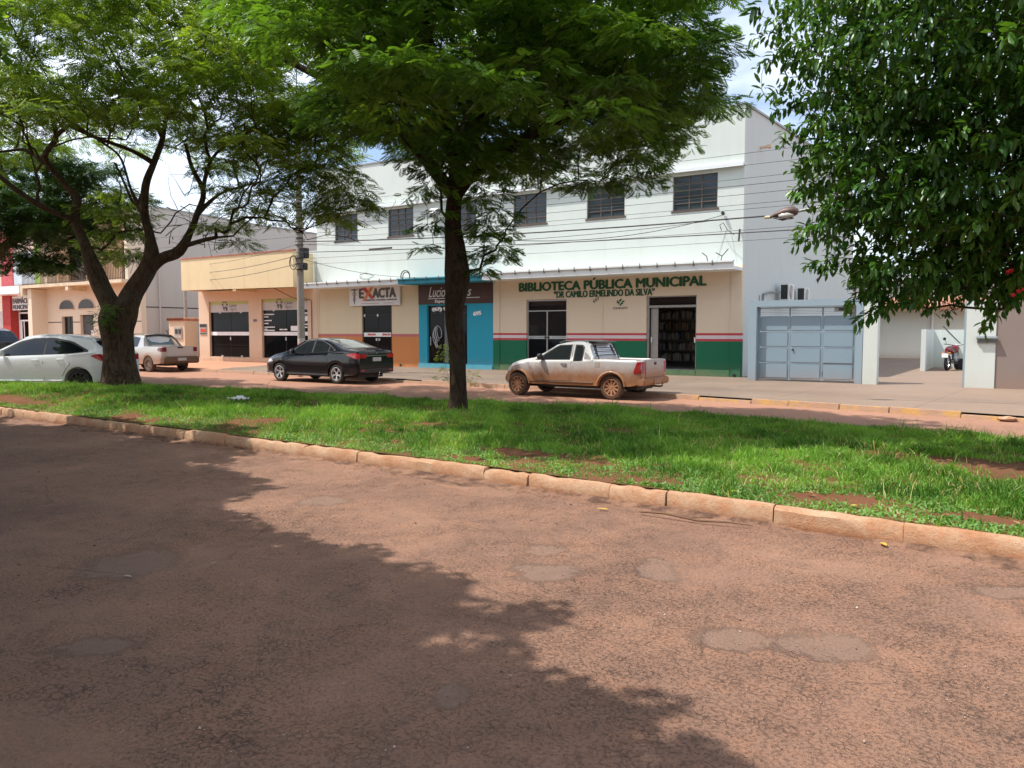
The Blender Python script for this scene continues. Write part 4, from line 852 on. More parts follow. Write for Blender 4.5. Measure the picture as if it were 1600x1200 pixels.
M['dark_feather'] = leafmat('dark_leaflets', (.012, .045, .010), (.06, .14, .02), .5, .25, .35)
def smooth_path(pts, k=4):
    """Catmull-Rom through (point, radius) list"""
    P_ = [np.array((*p, r), float) for p, r in pts]; P_ = [2*P_[0]-P_[1]] + P_ + [2*P_[-1]-P_[-2]]; out = []
    for i in range(1, len(P_)-2):
        for q in range(k):
            t = q/k; a, b, c, d = P_[i-1], P_[i], P_[i+1], P_[i+2]
            out.append(.5*((2*b)+(-a+c)*t+(2*a-5*b+4*c-d)*t*t+(-a+3*b-3*c+d)*t**3))
    out.append(P_[-2]); return out
class Skel:
    def __init__(s): s.n = []; s.par = []; s.rad = []; s.fixed = []
    def add(s, p, par, r=0.0, fixed=False):
        s.n.append(np.array(p, float)); s.par.append(par); s.rad.append(r); s.fixed.append(fixed); return len(s.n)-1
    def limb(s, pts, start=None):
        pp = smooth_path(pts); prev = start
        for i, q in enumerate(pp):
            if i == 0 and start is not None: continue
            prev = s.add(q[:3], prev if prev is not None else -1, max(q[3], .008), True)
        return prev
    def near(s, p, minr=0.0):
        A = np.array(s.n); return int(np.argmin(((A-np.array(p))**2).sum(1)+ (np.array(s.rad) < minr)*50))
    def grow(s, targets, rs, jit=.10, seg=.35, tip=.006, mind=0.0):
        A0 = s.n[0]; order = np.argsort([np.linalg.norm(np.array(t)-A0) for t in targets])
        plen = [0.0]
        for i in range(1, len(s.n)): plen.append(plen[s.par[i]]+np.linalg.norm(s.n[i]-s.n[s.par[i]]) if s.par[i] >= 0 else 0)
        tips = {}
        for k in order:
            t = np.array(targets[k]); A = np.array(s.n); dv = t-A; d = np.linalg.norm(dv, axis=1)
            pen = np.maximum(0, A[:, 2]-t[2]+.1)*.9 + (A[:, 2] < mind)*20
            c = d*1.0 + .22*np.array(plen) + pen; i = int(np.argmin(c)); st = A[i]; L_ = d[i]; n = max(2, int(L_/seg))
            side = rs.normal(0, 1, 3); side[2] = abs(side[2])*.5; side *= L_*.10; prev = i; pp = st
            for q in range(1, n+1):
                u = q/n; p = st+(t-st)*u + side*math.sin(math.pi*u) + np.array([0, 0, .10*L_*math.sin(math.pi*u)]) + (rs.normal(0, jit*seg, 3) if q < n else 0)
                j = s.add(p, prev); plen.append(plen[prev]+np.linalg.norm(p-pp)); prev = j; pp = p
            tips[int(k)] = prev
        # pipe model radii
        n = len(s.n); acc = np.zeros(n); ch = np.zeros(n, int)
        for i in range(n):
            if s.par[i] >= 0: ch[s.par[i]] += 1
        for i in range(n-1, -1, -1):
            if ch[i] == 0: acc[i] = tip**2.3
            if s.par[i] >= 0: acc[s.par[i]] += acc[i]
            if not s.fixed[i]: s.rad[i] = acc[i]**(1/2.3)
        for i in range(n):
            if not s.fixed[i] and s.par[i] >= 0: s.rad[i] = min(s.rad[i], s.rad[s.par[i]]*.92)
        return tips
    def mesh(s, name, m, parent, root_flare=0.0, minr=0.0, knob=.06):
        ch = {}
        for i, p in enumerate(s.par): ch.setdefault(p, []).append(i)
        chains = []; stack = [(i, None) for i in ch.get(-1, [])]
        while stack:
            i, frm = stack.pop(); c = ([frm] if frm is not None else []) + [i]
            while True:
                k = ch.get(i, [])
                if not k: break
                k = sorted(k, key=lambda j: -s.rad[j])
                for j in k[1:]: stack.append((j, i))
                i = k[0]; c.append(i)
            chains.append(c)
        V = []; F = []; off = 0
        for c in chains:
            P_ = np.array([s.n[i] for i in c]); Rr = np.array([s.rad[i] for i in c]); 
            if len(P_) < 2 or Rr[-1 if len(Rr) < 3 else 1] < minr: continue
            if s.par[c[0]] != -1 or c[0] != 0:
                Rr[0] = min(Rr[0], Rr[1]*1.25)
            nsd = 14 if Rr.max() > .12 else (8 if Rr.max() > .04 else (5 if Rr.max() > .015 else 3))
            T = np.gradient(P_, axis=0); T /= np.linalg.norm(T, axis=1)[:, None]+1e-9
            u = np.cross(T[0], [0.3, .9, .1]); u /= np.linalg.norm(u)
            for i in range(len(P_)):
                u = u-T[i]*(u@T[i]); u /= np.linalg.norm(u)+1e-9; v = np.cross(T[i], u)
                a = np.arange(nsd)*2*np.pi/nsd; r = Rr[i]*np.ones(nsd)
                if Rr[i] > .06: r = r*(1+knob*np.sin(3*a+P_[i][2]*2.1)+knob*.7*np.sin(5*a-P_[i][2]*3.7+1)+knob*.5*np.sin(P_[i][2]*7+a))
                if root_flare and c[0] == 0 and P_[i][2] < .9: r = r*(1+root_flare*max(0, 1-(P_[i][2]-.15)/.6)**2*(1+.35*np.sin(5*a+1)))
                V.append(P_[i]+np.outer(r*np.cos(a), u)+np.outer(r*np.sin(a), v))
            for i in range(len(P_)-1):
                b = off+i*nsd; q = np.arange(nsd); q2 = (q+1) % nsd; F.append(np.stack([b+q, b+q2, b+nsd+q2, b+nsd+q], 1))
            off += len(P_)*nsd
        return big_mesh(name, np.concatenate(V), np.concatenate(F), 4, m, parent, smooth=True)

def frond_template(pairs=6, wid=.36, pl=.15):
    """unit-length feathery leaf along +x: narrow leaflets in pairs on a drooping midrib"""
    V = []; F = []
    for k in range(pairs):
        u = .14+.86*k/(pairs-1); L_ = wid*(math.sin(math.pi*min(1, u*.80+.14)))**.7
        z0 = -.16*u*u
        for s_ in (-1, 1):
            c = np.array([u, 0, z0]); e = c+np.array([L_*.62, s_*L_, -.07*L_/.3]); m_ = (c+e)/2; pr = np.array([pl*.5, -s_*pl*.28, .01])
            o = len(V); V += [c, m_-pr, e, m_+pr]; F.append((o, o+1, o+2, o+3))
    return np.array(V), np.array(F)
def leaf_template():
    """unit-length broad leaf folded on its midrib, two quads a side"""
    V = np.array([[0,0,0],[.3,.15,.05],[.3,-.15,.05],[.32,0,-.01],[.68,.165,.02],[.68,-.165,.02],[.7,0,-.05],[1,0,-.14]], float)
    F = np.array([[0,3,1,1],[0,2,3,3],[3,6,4,1],[3,2,5,6],[6,7,4,4],[6,5,7,7]])
    T = []
    for f in F:
        f = list(dict.fromkeys(f)); 
        T.append((f[0], f[1], f[2])); 
        if len(f) == 4: T.append((f[0], f[2], f[3]))
    return V, np.array(T)
def place(tv, pos, dirv, upv, size, wsc=None):
    """instances of template tv (k,3): x axis along dirv"""
    x = dirv/(np.linalg.norm(dirv, axis=1)[:, None]+1e-9); z = upv-(upv*x).sum(1)[:, None]*x; z /= np.linalg.norm(z, axis=1)[:, None]+1e-9; y = np.cross(z, x)
    w_ = size if wsc is None else wsc
    return pos[:, None, :] + tv[None, :, 0:1]*x[:, None, :]*size[:, None, None] + tv[None, :, 1:2]*y[:, None, :]*w_[:, None, None] + tv[None, :, 2:3]*z[:, None, :]*size[:, None, None]
def feather_crown(name, clusters, per, m, parent, rs, size=(.16, .28), pairs=6, flat=.28, wid=.36, pl=.17):
    """clusters = [(centre, radius)]"""
    tv, tf = frond_template(pairs, wid, pl); P_ = []; D = []; U = []; T = []
    for c, r in clusters:
        n = max(4, int(per*(r/.8)**1.6)); a = rs.uniform(0, 2*np.pi, n); rr = r*np.sqrt(rs.uniform(.02, 1, n)); h = rs.normal(0, flat*r*.5, n)
        off = np.stack([np.cos(a)*rr, np.sin(a)*rr, h-.20*rr**2/r], 1); P_.append(c+off*.92)
        a2 = a+rs.normal(0, .7, n); dz = rs.normal(-.12, .3, n)-.25*(rr/r); D.append(np.stack([np.cos(a2), np.sin(a2), dz], 1))
        U.append(np.stack([rs.normal(0, .3, n), rs.normal(0, .3, n), np.ones(n)], 1))
        b = rs.uniform(.15, .75); T.append(np.clip(b+rs.normal(0, .16, n)+.15*(h > .1*r), 0, .97))
    P_ = np.concatenate(P_); D = np.concatenate(D); U = np.concatenate(U); T = np.concatenate(T); n = len(P_)
    V = place(tv, P_, D, U, rs.uniform(*size, n)); F = (tf[None]+np.arange(n)[:, None, None]*len(tv)).reshape(-1, 4)
    return big_mesh(name, V.reshape(-1, 3), F, 4, m, parent, tint=np.repeat(T, len(tv)))
def broad_crown(name, tips, per, m, parent, rs, size=(.08, .145), spread=.16):
    """rosettes of broad leaves round twig tips [(point, outward dir)]"""
    tv, tf = leaf_template(); P_ = []; D = []; U = []; T = []
    for c, dr in tips:
        n = rs.integers(per-3, per+4); al = rs.uniform(-.28, .06, n); a = rs.uniform(0, 2*np.pi, n)
        d0 = dr/np.linalg.norm(dr); e1 = np.cross(d0, [.1, .2, 1]); e1 /= np.linalg.norm(e1); e2 = np.cross(d0, e1)
        rad = e1[None]*np.cos(a)[:, None]+e2[None]*np.sin(a)[:, None]
        P_.append(c+d0[None]*al[:, None]+rad*.02+rs.normal(0, spread*.15, (n, 3))); dd = rad*.9+d0[None]*(.25+al[:, None]*1.0+.2)+np.array([[0, 0, -.55]]); D.append(dd+rs.normal(0, .15, (n, 3)))
        U.append(np.stack([rs.normal(0, .35, n), rs.normal(0, .35, n), np.ones(n)], 1)+rad*.3)
        b = rs.uniform(.1, .8); T.append(np.clip(b+rs.normal(0, .15, n), 0, .96))
    P_ = np.concatenate(P_); D = np.concatenate(D); U = np.concatenate(U); T = np.concatenate(T); n = len(P_); sz = rs.uniform(*size, n)
    V = place(tv, P_, D, U, sz, sz*rs.uniform(.8, 1.15, n)); F = (tf[None]+np.arange(n)[:, None, None]*len(tv)).reshape(-1, 3)
    return big_mesh(name, V.reshape(-1, 3), F, 3, m, parent, tint=np.repeat(T, len(tv)))
def dome(rs, n, c, rad, zlo, ztop, droop, mind=.42, hollow=.5, squash=1.0, rot=0.0):
    """points in an umbrella shaped crown, at least mind apart"""
    out = []; tries = 0
    while len(out) < n and tries < n*60:
        tries += 1; a = rs.uniform(0, 2*np.pi); u = np.sqrt(rs.uniform(0, 1)); ed = rad*(1+.13*math.sin(3*a+rot)+.09*math.sin(5*a+1+rot))
        x = u*ed*math.cos(a); y = u*ed*squash*math.sin(a)
        lo = zlo+ (1-u**2)*hollow - droop*u**3; hi = ztop-(ztop-zlo)*.42*u**2.2; v = rs.uniform(0, 1); v = v**.8
        p = np.array([c[0]+x, c[1]+y, lo+(hi-lo)*v])
        if all(((p-q)*np.array([1, 1, 1.5])@((p-q)*np.array([1, 1, 1.5]))) > mind**2 for q in out): out.append(p)
    return out
def inview_depth(p):
    d = (Vector(p)-Vector((0, 0, EYE))).dot(FW); return d

# ---- A: the central median tree
rs = np.random.default_rng(5)
tC = thing('median_tree', 'feathery leaved tree with single dark leaning trunk in the middle of the grass median', 'tree')
S_ = Skel()
top = S_.limb([((-8.15, 10.85, .12), .18), ((-8.16, 10.9, .5), .155), ((-8.17, 10.92, 1.2), .145), ((-8.25, 10.93, 2.0), .16), ((-8.17, 10.95, 2.6), .22), ((-8.24, 10.98, 3.05), .19), ((-8.33, 11.0, 3.6), .145), ((-8.3, 11.1, 4.6), .13)])
iC = len(S_.n)-3
for q in ([((-8.33, 11.0, 4.1), .13), ((-9.0, 10.7, 5.0), .10), ((-10.0, 10.2, 5.9), .085), ((-11.2, 9.8, 6.6), .05)],
          [((-8.33, 11.0, 4.1), .12), ((-7.5, 11.5, 4.9), .09), ((-6.4, 12.1, 5.4), .08), ((-5.0, 12.9, 5.7), .05)],
          [((-8.3, 11.1, 4.5), .17), ((-8.1, 11.5, 5.6), .12), ((-7.7, 11.9, 6.8), .08), ((-7.2, 12.3, 8.0), .05)],
          [((-8.3, 11.1, 4.5), .12), ((-8.0, 10.2, 5.6), .08), ((-7.3, 9.0, 6.4), .06), ((-6.5, 8.2, 6.8), .04)],
          [((-8.33, 11.0, 4.2), .1), ((-9.1, 12.2, 5.0), .07), ((-9.6, 13.4, 5.6), .05)],
          [((-8.2, 11.0, 4.3), .11), ((-6.9, 11.1, 4.9), .08), ((-5.6, 11.0, 5.5), .06), ((-4.6, 10.9, 6.2), .04)]):
    S_.limb(q, S_.near(q[0][0], .1))
cl = dome(rs, 420, (-7.15, 11.0), 4.45, 4.7, 8.3, .35, .50, .12, .93, .4)
# right lobe drooping toward the building, left fringe
def hangs(p):
    d = inview_depth(p); 
    return d > 3.2
cl = [p for p in cl if hangs(p)]
for (px, py, d) in ((905, 300, 16), (960, 318, 15.6), (870, 285, 16.2), (1000, 285, 15.8), (930, 260, 15.2), (1045, 250, 15), (1090, 205, 14.5), (1125, 160, 14), (1150, 175, 13.6), (985, 240, 15), (850, 240, 15.5), (800, 270, 15), (760, 250, 14.5), (640, 245, 14), (600, 225, 13.5), (560, 205, 13.2), (525, 180, 13), (1100, 120, 13.5), (1060, 165, 14.2), (480, 140, 12.6), (880, 330, 16.5), (1140, 70, 13), (1010, 200, 14.5), (690, 235, 14.6), (540, 150, 13), (1085, 60, 13.2)):
    cl.append(np.array(at(px, py, d*(.9 if px > 750 else .97)))+rs.normal(0, .1, 3))
LIM = [(380, 120), (440, 165), (480, 205), (560, 225), (600, 245), (690, 268), (760, 290), (850, 300), (900, 318), (1000, 315), (1050, 265), (1080, 230), (1150, 182), (1175, 60)]
def fits(p):
    """keep the underside of the crown ragged but clear of the roof line, as the tree has been pruned"""
    v = Vector(p)-Vector((0, 0, EYE)); d = v.dot(FW); px = 800+1200*v.dot(RT)/d; py = 600-1200*v.dot(UP)/d; r = 1200*.42/d
    return px < 1152-r*.8 and (px > 485+r*.5 or py < 60) and py+r*.75 < np.interp(px, *zip(*LIM))
cl = [p for p in cl if fits(p)]
rad_ = list(rs.uniform(.45, .78, len(cl)))
for (px, py, d, r) in ((765, 345, 13.8, .45), (775, 385, 13.7, .42), (750, 420, 13.6, .35), (790, 360, 13.9, .3), (765, 300, 14, .45), (740, 360, 13.6, .35), (668, 352, 13.6, .38), (660, 385, 13.5, .22), (655, 300, 13.8, .35), (780, 330, 13.5, .4), (760, 365, 13.5, .4), (785, 400, 13.8, .3), (745, 395, 13.6, .35), (690, 330, 13.4, .3), (740, 310, 13.6, .4), (690, 262, 12.2, .5), (730, 250, 12.4, .5), (650, 240, 12.0, .5), (770, 245, 12.6, .55), (710, 215, 11.5, .55), (620, 205, 11.6, .5), (800, 225, 12.6, .55), (840, 250, 13.4, .5), (680, 290, 12.8, .35), (760, 275, 13.0, .45)):
    cl.append(np.array(at(px, py, d))); rad_.append(r)
S_.grow(cl, rs, mind=2.4)
S_.mesh('trunk', M['bark2'], tC, .25, knob=.05)
feather_crown('crown', list(zip(cl, rad_)), 195, M['feather'], tC, rs, (.12, .21), 6, .16, .38, .15)

# ---- B: big forked tree on the left
rs = np.random.default_rng(9)
KA = .836
tA = thing('forked_tree', 'large forked tree with thick light brown trunk behind the left end of the median', 'tree')
S_ = Skel(); D0 = 21.9
def a_(px, py, d=D0): return tuple(at(px, py, d*KA))
_limb = S_.limb
S_.limb = lambda pts, start=None: _limb([(p, r*.9) for p, r in pts], start)
S_.limb([(a_(187, 603), .50), (a_(187, 585), .44), (a_(186, 550), .38), (a_(185, 520), .40), (a_(186, 500), .46), (a_(188, 480), .44)])
fk = S_.near(a_(186, 498))
S_.limb = lambda pts, start=None: _limb([(p, r*(.80 if p[2] < 3.6 else .56)) for p, r in pts], start)
l1 = S_.limb([(a_(186, 498), .4), (a_(168, 468), .27), (a_(148, 425), .25), (a_(134, 385), .22), (a_(118, 345), .19), (a_(122, 310), .17)], fk)
l2 = S_.limb([(a_(188, 498), .4), (a_(205, 462), .30), (a_(220, 438), .27), (a_(236, 405), .24), (a_(234, 370), .20), (a_(226, 335), .18), (a_(228, 290), .16), (a_(240, 255), .13), (a_(254, 215), .11), (a_(262, 160), .07)], fk)
l3 = S_.limb([(a_(228, 425), .2), (a_(252, 404), .17), (a_(280, 392), .16), (a_(298, 360), .14), (a_(308, 335), .13), (a_(318, 300), .11), (a_(300, 262), .09), (a_(290, 225), .07)], S_.near(a_(226, 428)))
for q in ([(a_(308, 335), .12), (a_(325, 318, 22.2), .09), (a_(350, 300, 22.6), .06), (a_(400, 285, 23), .045)],
          [(a_(314, 310), .11), (a_(330, 250, 21.6), .07), (a_(372, 215, 21.2), .05), (a_(430, 190, 20.6), .035)],
          [(a_(226, 335), .16), (a_(206, 300), .06), (a_(190, 250, 21.6), .05), (a_(168, 228, 21), .045), (a_(110, 190, 20.5), .07), (a_(60, 150, 20), .05), (a_(10, 110, 20), .035)],
          [(a_(240, 255), .12), (a_(205, 235, 21.4), .08), (a_(150, 215, 21), .075), (a_(110, 198, 20.6), .06)],
          [(a_(228, 290), .1), (a_(212, 320, 22.2), .06), (a_(196, 290, 22.6), .05), (a_(180, 255, 22.8), .04)],
          [(a_(122, 310), .16), (a_(95, 280, 21.7), .12), (a_(70, 245, 21.4), .11), (a_(88, 212, 21.2), .10), (a_(70, 160, 21), .06), (a_(40, 110, 20.8), .04)],
          [(a_(88, 212, 21.2), .10), (a_(110, 195, 21), .07), (a_(150, 180, 20.8), .05), (a_(190, 150, 20.6), .035)],
          [(a_(254, 215), .11), (a_(228, 160), .08), (a_(190, 110, 22), .06), (a_(160, 50, 22), .04)],
          [(a_(262, 190), .09), (a_(300, 130, 22.4), .07), (a_(340, 80, 22.8), .045)],
          [(a_(118, 345), .12), (a_(70, 325, 21), .11), (a_(30, 300, 20.6), .10), (a_(-10, 268, 20.2), .08)]):
    S_.limb(q, S_.near(q[0][0], .05))
cl = []; rad_ = []
ctr = at(225, 150, 22*KA)
tries = 0
while len(cl) < 330 and tries < 60000:
    tries += 1; px = rs.uniform(-120, 580); py = rs.uniform(-330, 262); d = rs.uniform(16.5, 27.5)*KA
    p = np.array(at(px, py, d)); g = p[:2]-np.array([ctr[0], ctr[1]]); rr = np.linalg.norm(g)
    if rr > 5.9: continue
    u = rr/5.9; zlo = 6.4-1.3*u**2.0; zhi = 10.6-2.8*u**2
    if not (zlo < p[2] < zhi): continue
    if all(np.linalg.norm((p-q)*np.array([1, 1, 1.6])) > .55 for q in cl): cl.append(p); rad_.append(rs.uniform(.42, .78))
for (px, py, d) in ((420, 250, 21), (460, 225, 20.6), (500, 240, 20.2), (530, 265, 20), (545, 300, 20), (520, 320, 20.2), (480, 290, 20.5), (440, 300, 21), (400, 290, 21.3), (430, 340, 21), (465, 325, 20.6), (385, 330, 21.6), (355, 290, 21.6), (500, 270, 20.3), (350, 230, 21.5), (390, 250, 21.4), (330, 260, 22), (535, 345, 20), (360, 355, 21.5), (375, 372, 21.3), (340, 345, 21.8), (480, 180, 20), (520, 210, 19.8), (440, 170, 20.2), (405, 200, 20.8), (495, 345, 20.3), (450, 270, 20.8), (410, 320, 21.2), (470, 250, 20.5), (550, 320, 20), (530, 300, 20.6), (490, 315, 20.8), (510, 250, 19.6), (455, 205, 19.8), (420, 220, 20.4), (370, 255, 21.6), (480, 215, 21), (500, 190, 20.5), (525, 235, 20.6), (440, 235, 21.6), (395, 225, 20.4), (540, 280, 20.8), (415, 275, 21.8), (380, 305, 22),
                    (180, 330, 23), (200, 360, 23.2), (165, 360, 23), (170, 400, 22.6), (200, 390, 23.5), (150, 330, 22.5), (210, 335, 23.6), (150, 380, 22.5), (190, 300, 23)):
    cl.append(np.array(at(px, py, d*KA))+rs.normal(0, .1, 3)); rad_.append(rs.uniform(.38, .55) if py > 335 else rs.uniform(.5, .8))
twig = [c+rs.normal(0, .5, 3) for c in cl for _ in range(2)]; S_.grow(cl+twig, rs, mind=3.6, tip=.007, jit=.14)
tr = S_.mesh('trunk', M['bark3'], tA, .25, knob=.05)
feather_crown('crown', list(zip(cl, rad_)), 150, M['feather_olive'], tA, rs, (.14, .25), 5, .2, .35, .15)
ep = []
for (px, py) in ((162, 490), (164, 510), (158, 500), (170, 478)): ep.append((np.array(at(px, py, 17.8)), .2))
feather_crown('epiphyte', ep, 260, M['broad'], tA, rs, (.12, .2), 4, .5, .35, .16)
# dead twigs hanging below the right fork
mb = MB()
for k in range(26):
    p = Vector(at(random.uniform(258, 330), random.uniform(300, 400), 18.4)); pts = [p]
    dv = Vector((random.uniform(-1, 1), random.uniform(-1, 1), random.uniform(-.3, .8))).normalized()
    for q in range(5): dv = (dv+Vector((random.uniform(-.4, .4), random.uniform(-.4, .4), random.uniform(-.3, .3)))).normalized(); p = p+dv*.17; pts.append(p)
    mb.tube(pts, [.012, .01, .008, .006, .005, .004], 4)
obj('dead_twig', mb, M['bark'], tA)

# ---- C: glossy broad leaved tree at the right, trunk outside the picture
rs = np.random.default_rng(21)
tR = thing('broadleaf_tree', 'dense dark tree with glossy broad leaves and red flowers overhanging from the right', 'tree')
S_ = Skel()
S_.limb([((2.3, 10.4, .1), .25), ((2.3, 10.4, 1.2), .21), ((2.2, 10.3, 2.3), .19), ((1.9, 10.2, 3.6), .15), ((1.6, 10.1, 5.5), .09)])
for q in ([((2.2, 10.3, 2.3), .16), ((1.2, 10.0, 3.0), .10), ((.2, 9.7, 3.5), .07), ((-.9, 9.4, 3.9), .045)],
          [((2.2, 10.3, 2.6), .16), ((1.4, 9.3, 3.6), .09), ((.4, 8.6, 4.6), .06), ((-.6, 8.2, 5.4), .04)],
          [((1.9, 10.2, 3.4), .14), ((.9, 11.0, 4.4), .08), ((-.1, 11.2, 5.2), .05)]):
    S_.limb(q, S_.near(q[0][0], .08))
cl = []; tries = 0
# outline of the crown: rough ellipsoid lobes (centre, radii)
lobes = [((.6, 9.8, 5.0), (2.5, 2.3, 2.1)), ((-.9, 9.25, 5.2), (1.5, 1.6, 1.7)), ((-.6, 9.5, 3.4), (1.25, 1.3, 1.0)), ((.9, 10.0, 3.0), (1.7, 1.4, 1.0)), ((1.6, 8.6, 4.4), (1.8, 1.5, 1.9)), ((-.45, 9.8, 2.75), (.6, .7, .4)), ((.75, 10.2, 2.6), (.9, .8, .45)), ((-1.35, 9.2, 3.5), (.75, .8, 1.0)), ((1.5, 10.5, 6.2), (2.6, 2.4, 1.4))]
while len(cl) < 2300 and tries < 200000:
    tries += 1; c, r = lobes[rs.integers(0, len(lobes))]; v = rs.normal(0, 1, 3); v /= np.linalg.norm(v); k = rs.uniform(.15, 1)**.5
    p = np.array(c)+v*np.array(r)*k
    d = inview_depth(p)
    if d < 4.2 or p[2] > 7.6: continue
    if p[2] < 2.3: continue
    if len(cl) == 0 or (np.linalg.norm(np.array(cl)-p, axis=1) > .20).all(): cl.append(p)
for (px, py, d) in ((1345, 520, 8.6), (1360, 505, 8.7), (1370, 480, 8.8), (1330, 490, 8.6), (1385, 500, 8.8), (1450, 500, 9), (1480, 505, 9), (1465, 480, 9.1), (1500, 490, 9.2), (1425, 470, 9), (1545, 520, 8.6), (1550, 505, 8.7), (1520, 470, 9), (1225, 210, 8.3), (1230, 225, 8.3), (1250, 300, 8.5), (1245, 380, 8.6), (1255, 360, 8.6), (1270, 430, 8.8), (1290, 440, 8.8), (1310, 430, 8.8), (1335, 445, 8.8), (1195, 100, 8.4), (1185, 60, 8.4), (1175, 20, 8.4), (1190, 140, 8.4), (1215, 170, 8.4), (1200, 30, 8.3)):
    cl.append(np.array(at(px, py-(18 if py > 400 else 0), d)))
for _ in range(90):
    px = rs.uniform(1330, 1640); cl.append(np.array(at(px, rs.uniform(415, 452+30*math.sin((px-1330)/50.0)**2), rs.uniform(8.0, 9.6))))
S_.grow(cl, rs, mind=1.9, seg=.28, tip=.0045)
S_.mesh('trunk', M['bark'], tR, .2)
cc = np.array([.9, 9.9, 4.2]); tips = []

for p in cl:
    dr = (p-cc)*np.array([1, 1, .7]); dr /= np.linalg.norm(dr)+.01; dr = dr+rs.normal(0, .35, 3)+np.array([0, 0, -.15]); tips.append((p, dr))
broad_crown('crown', tips, 33, M['broad'], tR, rs)
fl = mat('red_flower', (.75, .05, .06), .5, .15)
for (px, py) in ((1580, 423), (1592, 455), (1600, 452), (1583, 461), (1551, 388), (1575, 425)):
    p = Vector(at(px, py, 8.0)); mb = MB()
    for k in range(5):
        a = k*1.256; e = p+Vector((math.cos(a)*.026, -.015, math.sin(a)*.026)); s1 = Vector((math.cos(a+1.57)*.013, 0, math.sin(a+1.57)*.013))
        mb.add([p, (p+e)/2+s1, e, (p+e)/2-s1], [(0, 1, 2, 3)])
    mb.tube([p, p+Vector((0, -.03, -.02))], .004, 4)
    obj('flower', mb, fl, tR)

# ---- D: darker tree standing left of the picture, crown reaching in
rs = np.random.default_rng(31)
tD = thing('left_tree', 'dark dense tree whose low crown reaches in from the left edge', 'tree')
S_ = Skel(); S_.limb([((-28.4, 11.2, .05), .34), ((-28.4, 11.2, 1.0), .27), ((-28.2, 11.3, 2.4), .24), ((-27.8, 11.4, 3.6), .18), ((-27.2, 11.6, 5.0), .1)])
for q in ([((-28.2, 11.3, 2.6), .2), ((-26.6, 11.5, 4.0), .13), ((-25.0, 11.9, 4.8), .09), ((-23.8, 12.2, 5.2), .05)], [((-27.8, 11.4, 3.6), .15), ((-26.6, 12.5, 4.8), .1), ((-25.4, 13.6, 5.6), .06)]):
    S_.limb(q, S_.near(q[0][0], .1))
cl = dome(rs, 150, (-26.9, 11.9), 4.3, 4.5, 7.6, .9, .62, .5, .85)
for (px, py, d) in ((10, 330, 22.5), (40, 360, 22.5), (60, 400, 23), (90, 380, 23), (30, 400, 23), (110, 350, 23), (80, 330, 22.6), (130, 330, 23.4), (20, 415, 23), (100, 410, 23.4), (60, 350, 22.6), (110, 395, 23.3), (140, 365, 23.5), (0, 375, 22.6), (75, 410, 23)): cl.append(np.array(at(px, py, d)))
rad_ = rs.uniform(.5, .8, len(cl)); S_.grow(cl, rs, mind=2.5)
S_.mesh('trunk', M['bark'], tD, .25); feather_crown('crown', list(zip(cl, rad_)), 170, M['dark_feather'], tD, rs, (.17, .3), 5)

# ---- street trees behind the camera: they shade the near carriageway
def back_tree(loc, rad, z0, z1, seed, label, n=150, per=52):
    rs = np.random.default_rng(seed); t_ = thing('street_tree', label, 'tree', group='street trees on the near pavement'); S_ = Skel(); x, y = loc
    S_.limb([((x, y, .1), .28), ((x, y, 1.2), .22), ((x+.1, y+.1, 2.6), .2), ((x, y, 4.2), .12)])
    cl = dome(rs, n, loc, rad, z0, z1, .3, .6, .4); S_.grow(cl, rs, mind=2.2, tip=.007); S_.mesh('trunk', M['bark'], t_, .25)
    feather_crown('crown', list(zip(cl, rs.uniform(.6, .95, len(cl)))), per, M['feather'], t_, rs, (.34, .52), 4, .4, .42, .26)
back_tree((-8.3, -2.3), 4.7, 4.6, 7.8, 41, 'street tree on the near pavement nearest the camera', 190, 80)
back_tree((-15.2, .1), 5.6, 4.8, 8.4, 43, 'street tree on the near pavement farther down the street', 230, 80)
back_tree((-4.5, -2.3), 3.0, 4.4, 7.2, 47, 'small street tree on the near pavement behind the camera', 90, 80)
# sapling on the far pavement, seen either side of the central trunk
rs = np.random.default_rng(51); sp_ = thing('sapling', 'slender light green sapling on the far pavement behind the central trunk', 'sapling'); S_ = Skel()
b0 = Vector((-13.95, 18.35, .0)); b0 = Vector(at(714, 607, 21.2)); b0.z = .05
S_.limb([(tuple(b0), .02), (tuple(b0+Vector((0, 0, .7))), .016), (tuple(b0+Vector((.02, 0, 1.5))), .01)])
cl = [np.array(at(px, py, 21.2)) for px, py in ((694, 540), (690, 560), (697, 575), (690, 588), (740, 583), (737, 595), (700, 550))]
S_.grow(cl, rs, tip=.004); S_.mesh('stem', M['bark'], sp_); M['young'] = leafmat('young_leaflets', (.10, .20, .03), (.26, .36, .06), .5, .4, .3)
feather_crown('foliage', [(c, .2) for c in cl], 190, M['young'], sp_, rs, (.10, .16), 5, .5, .36, .15)
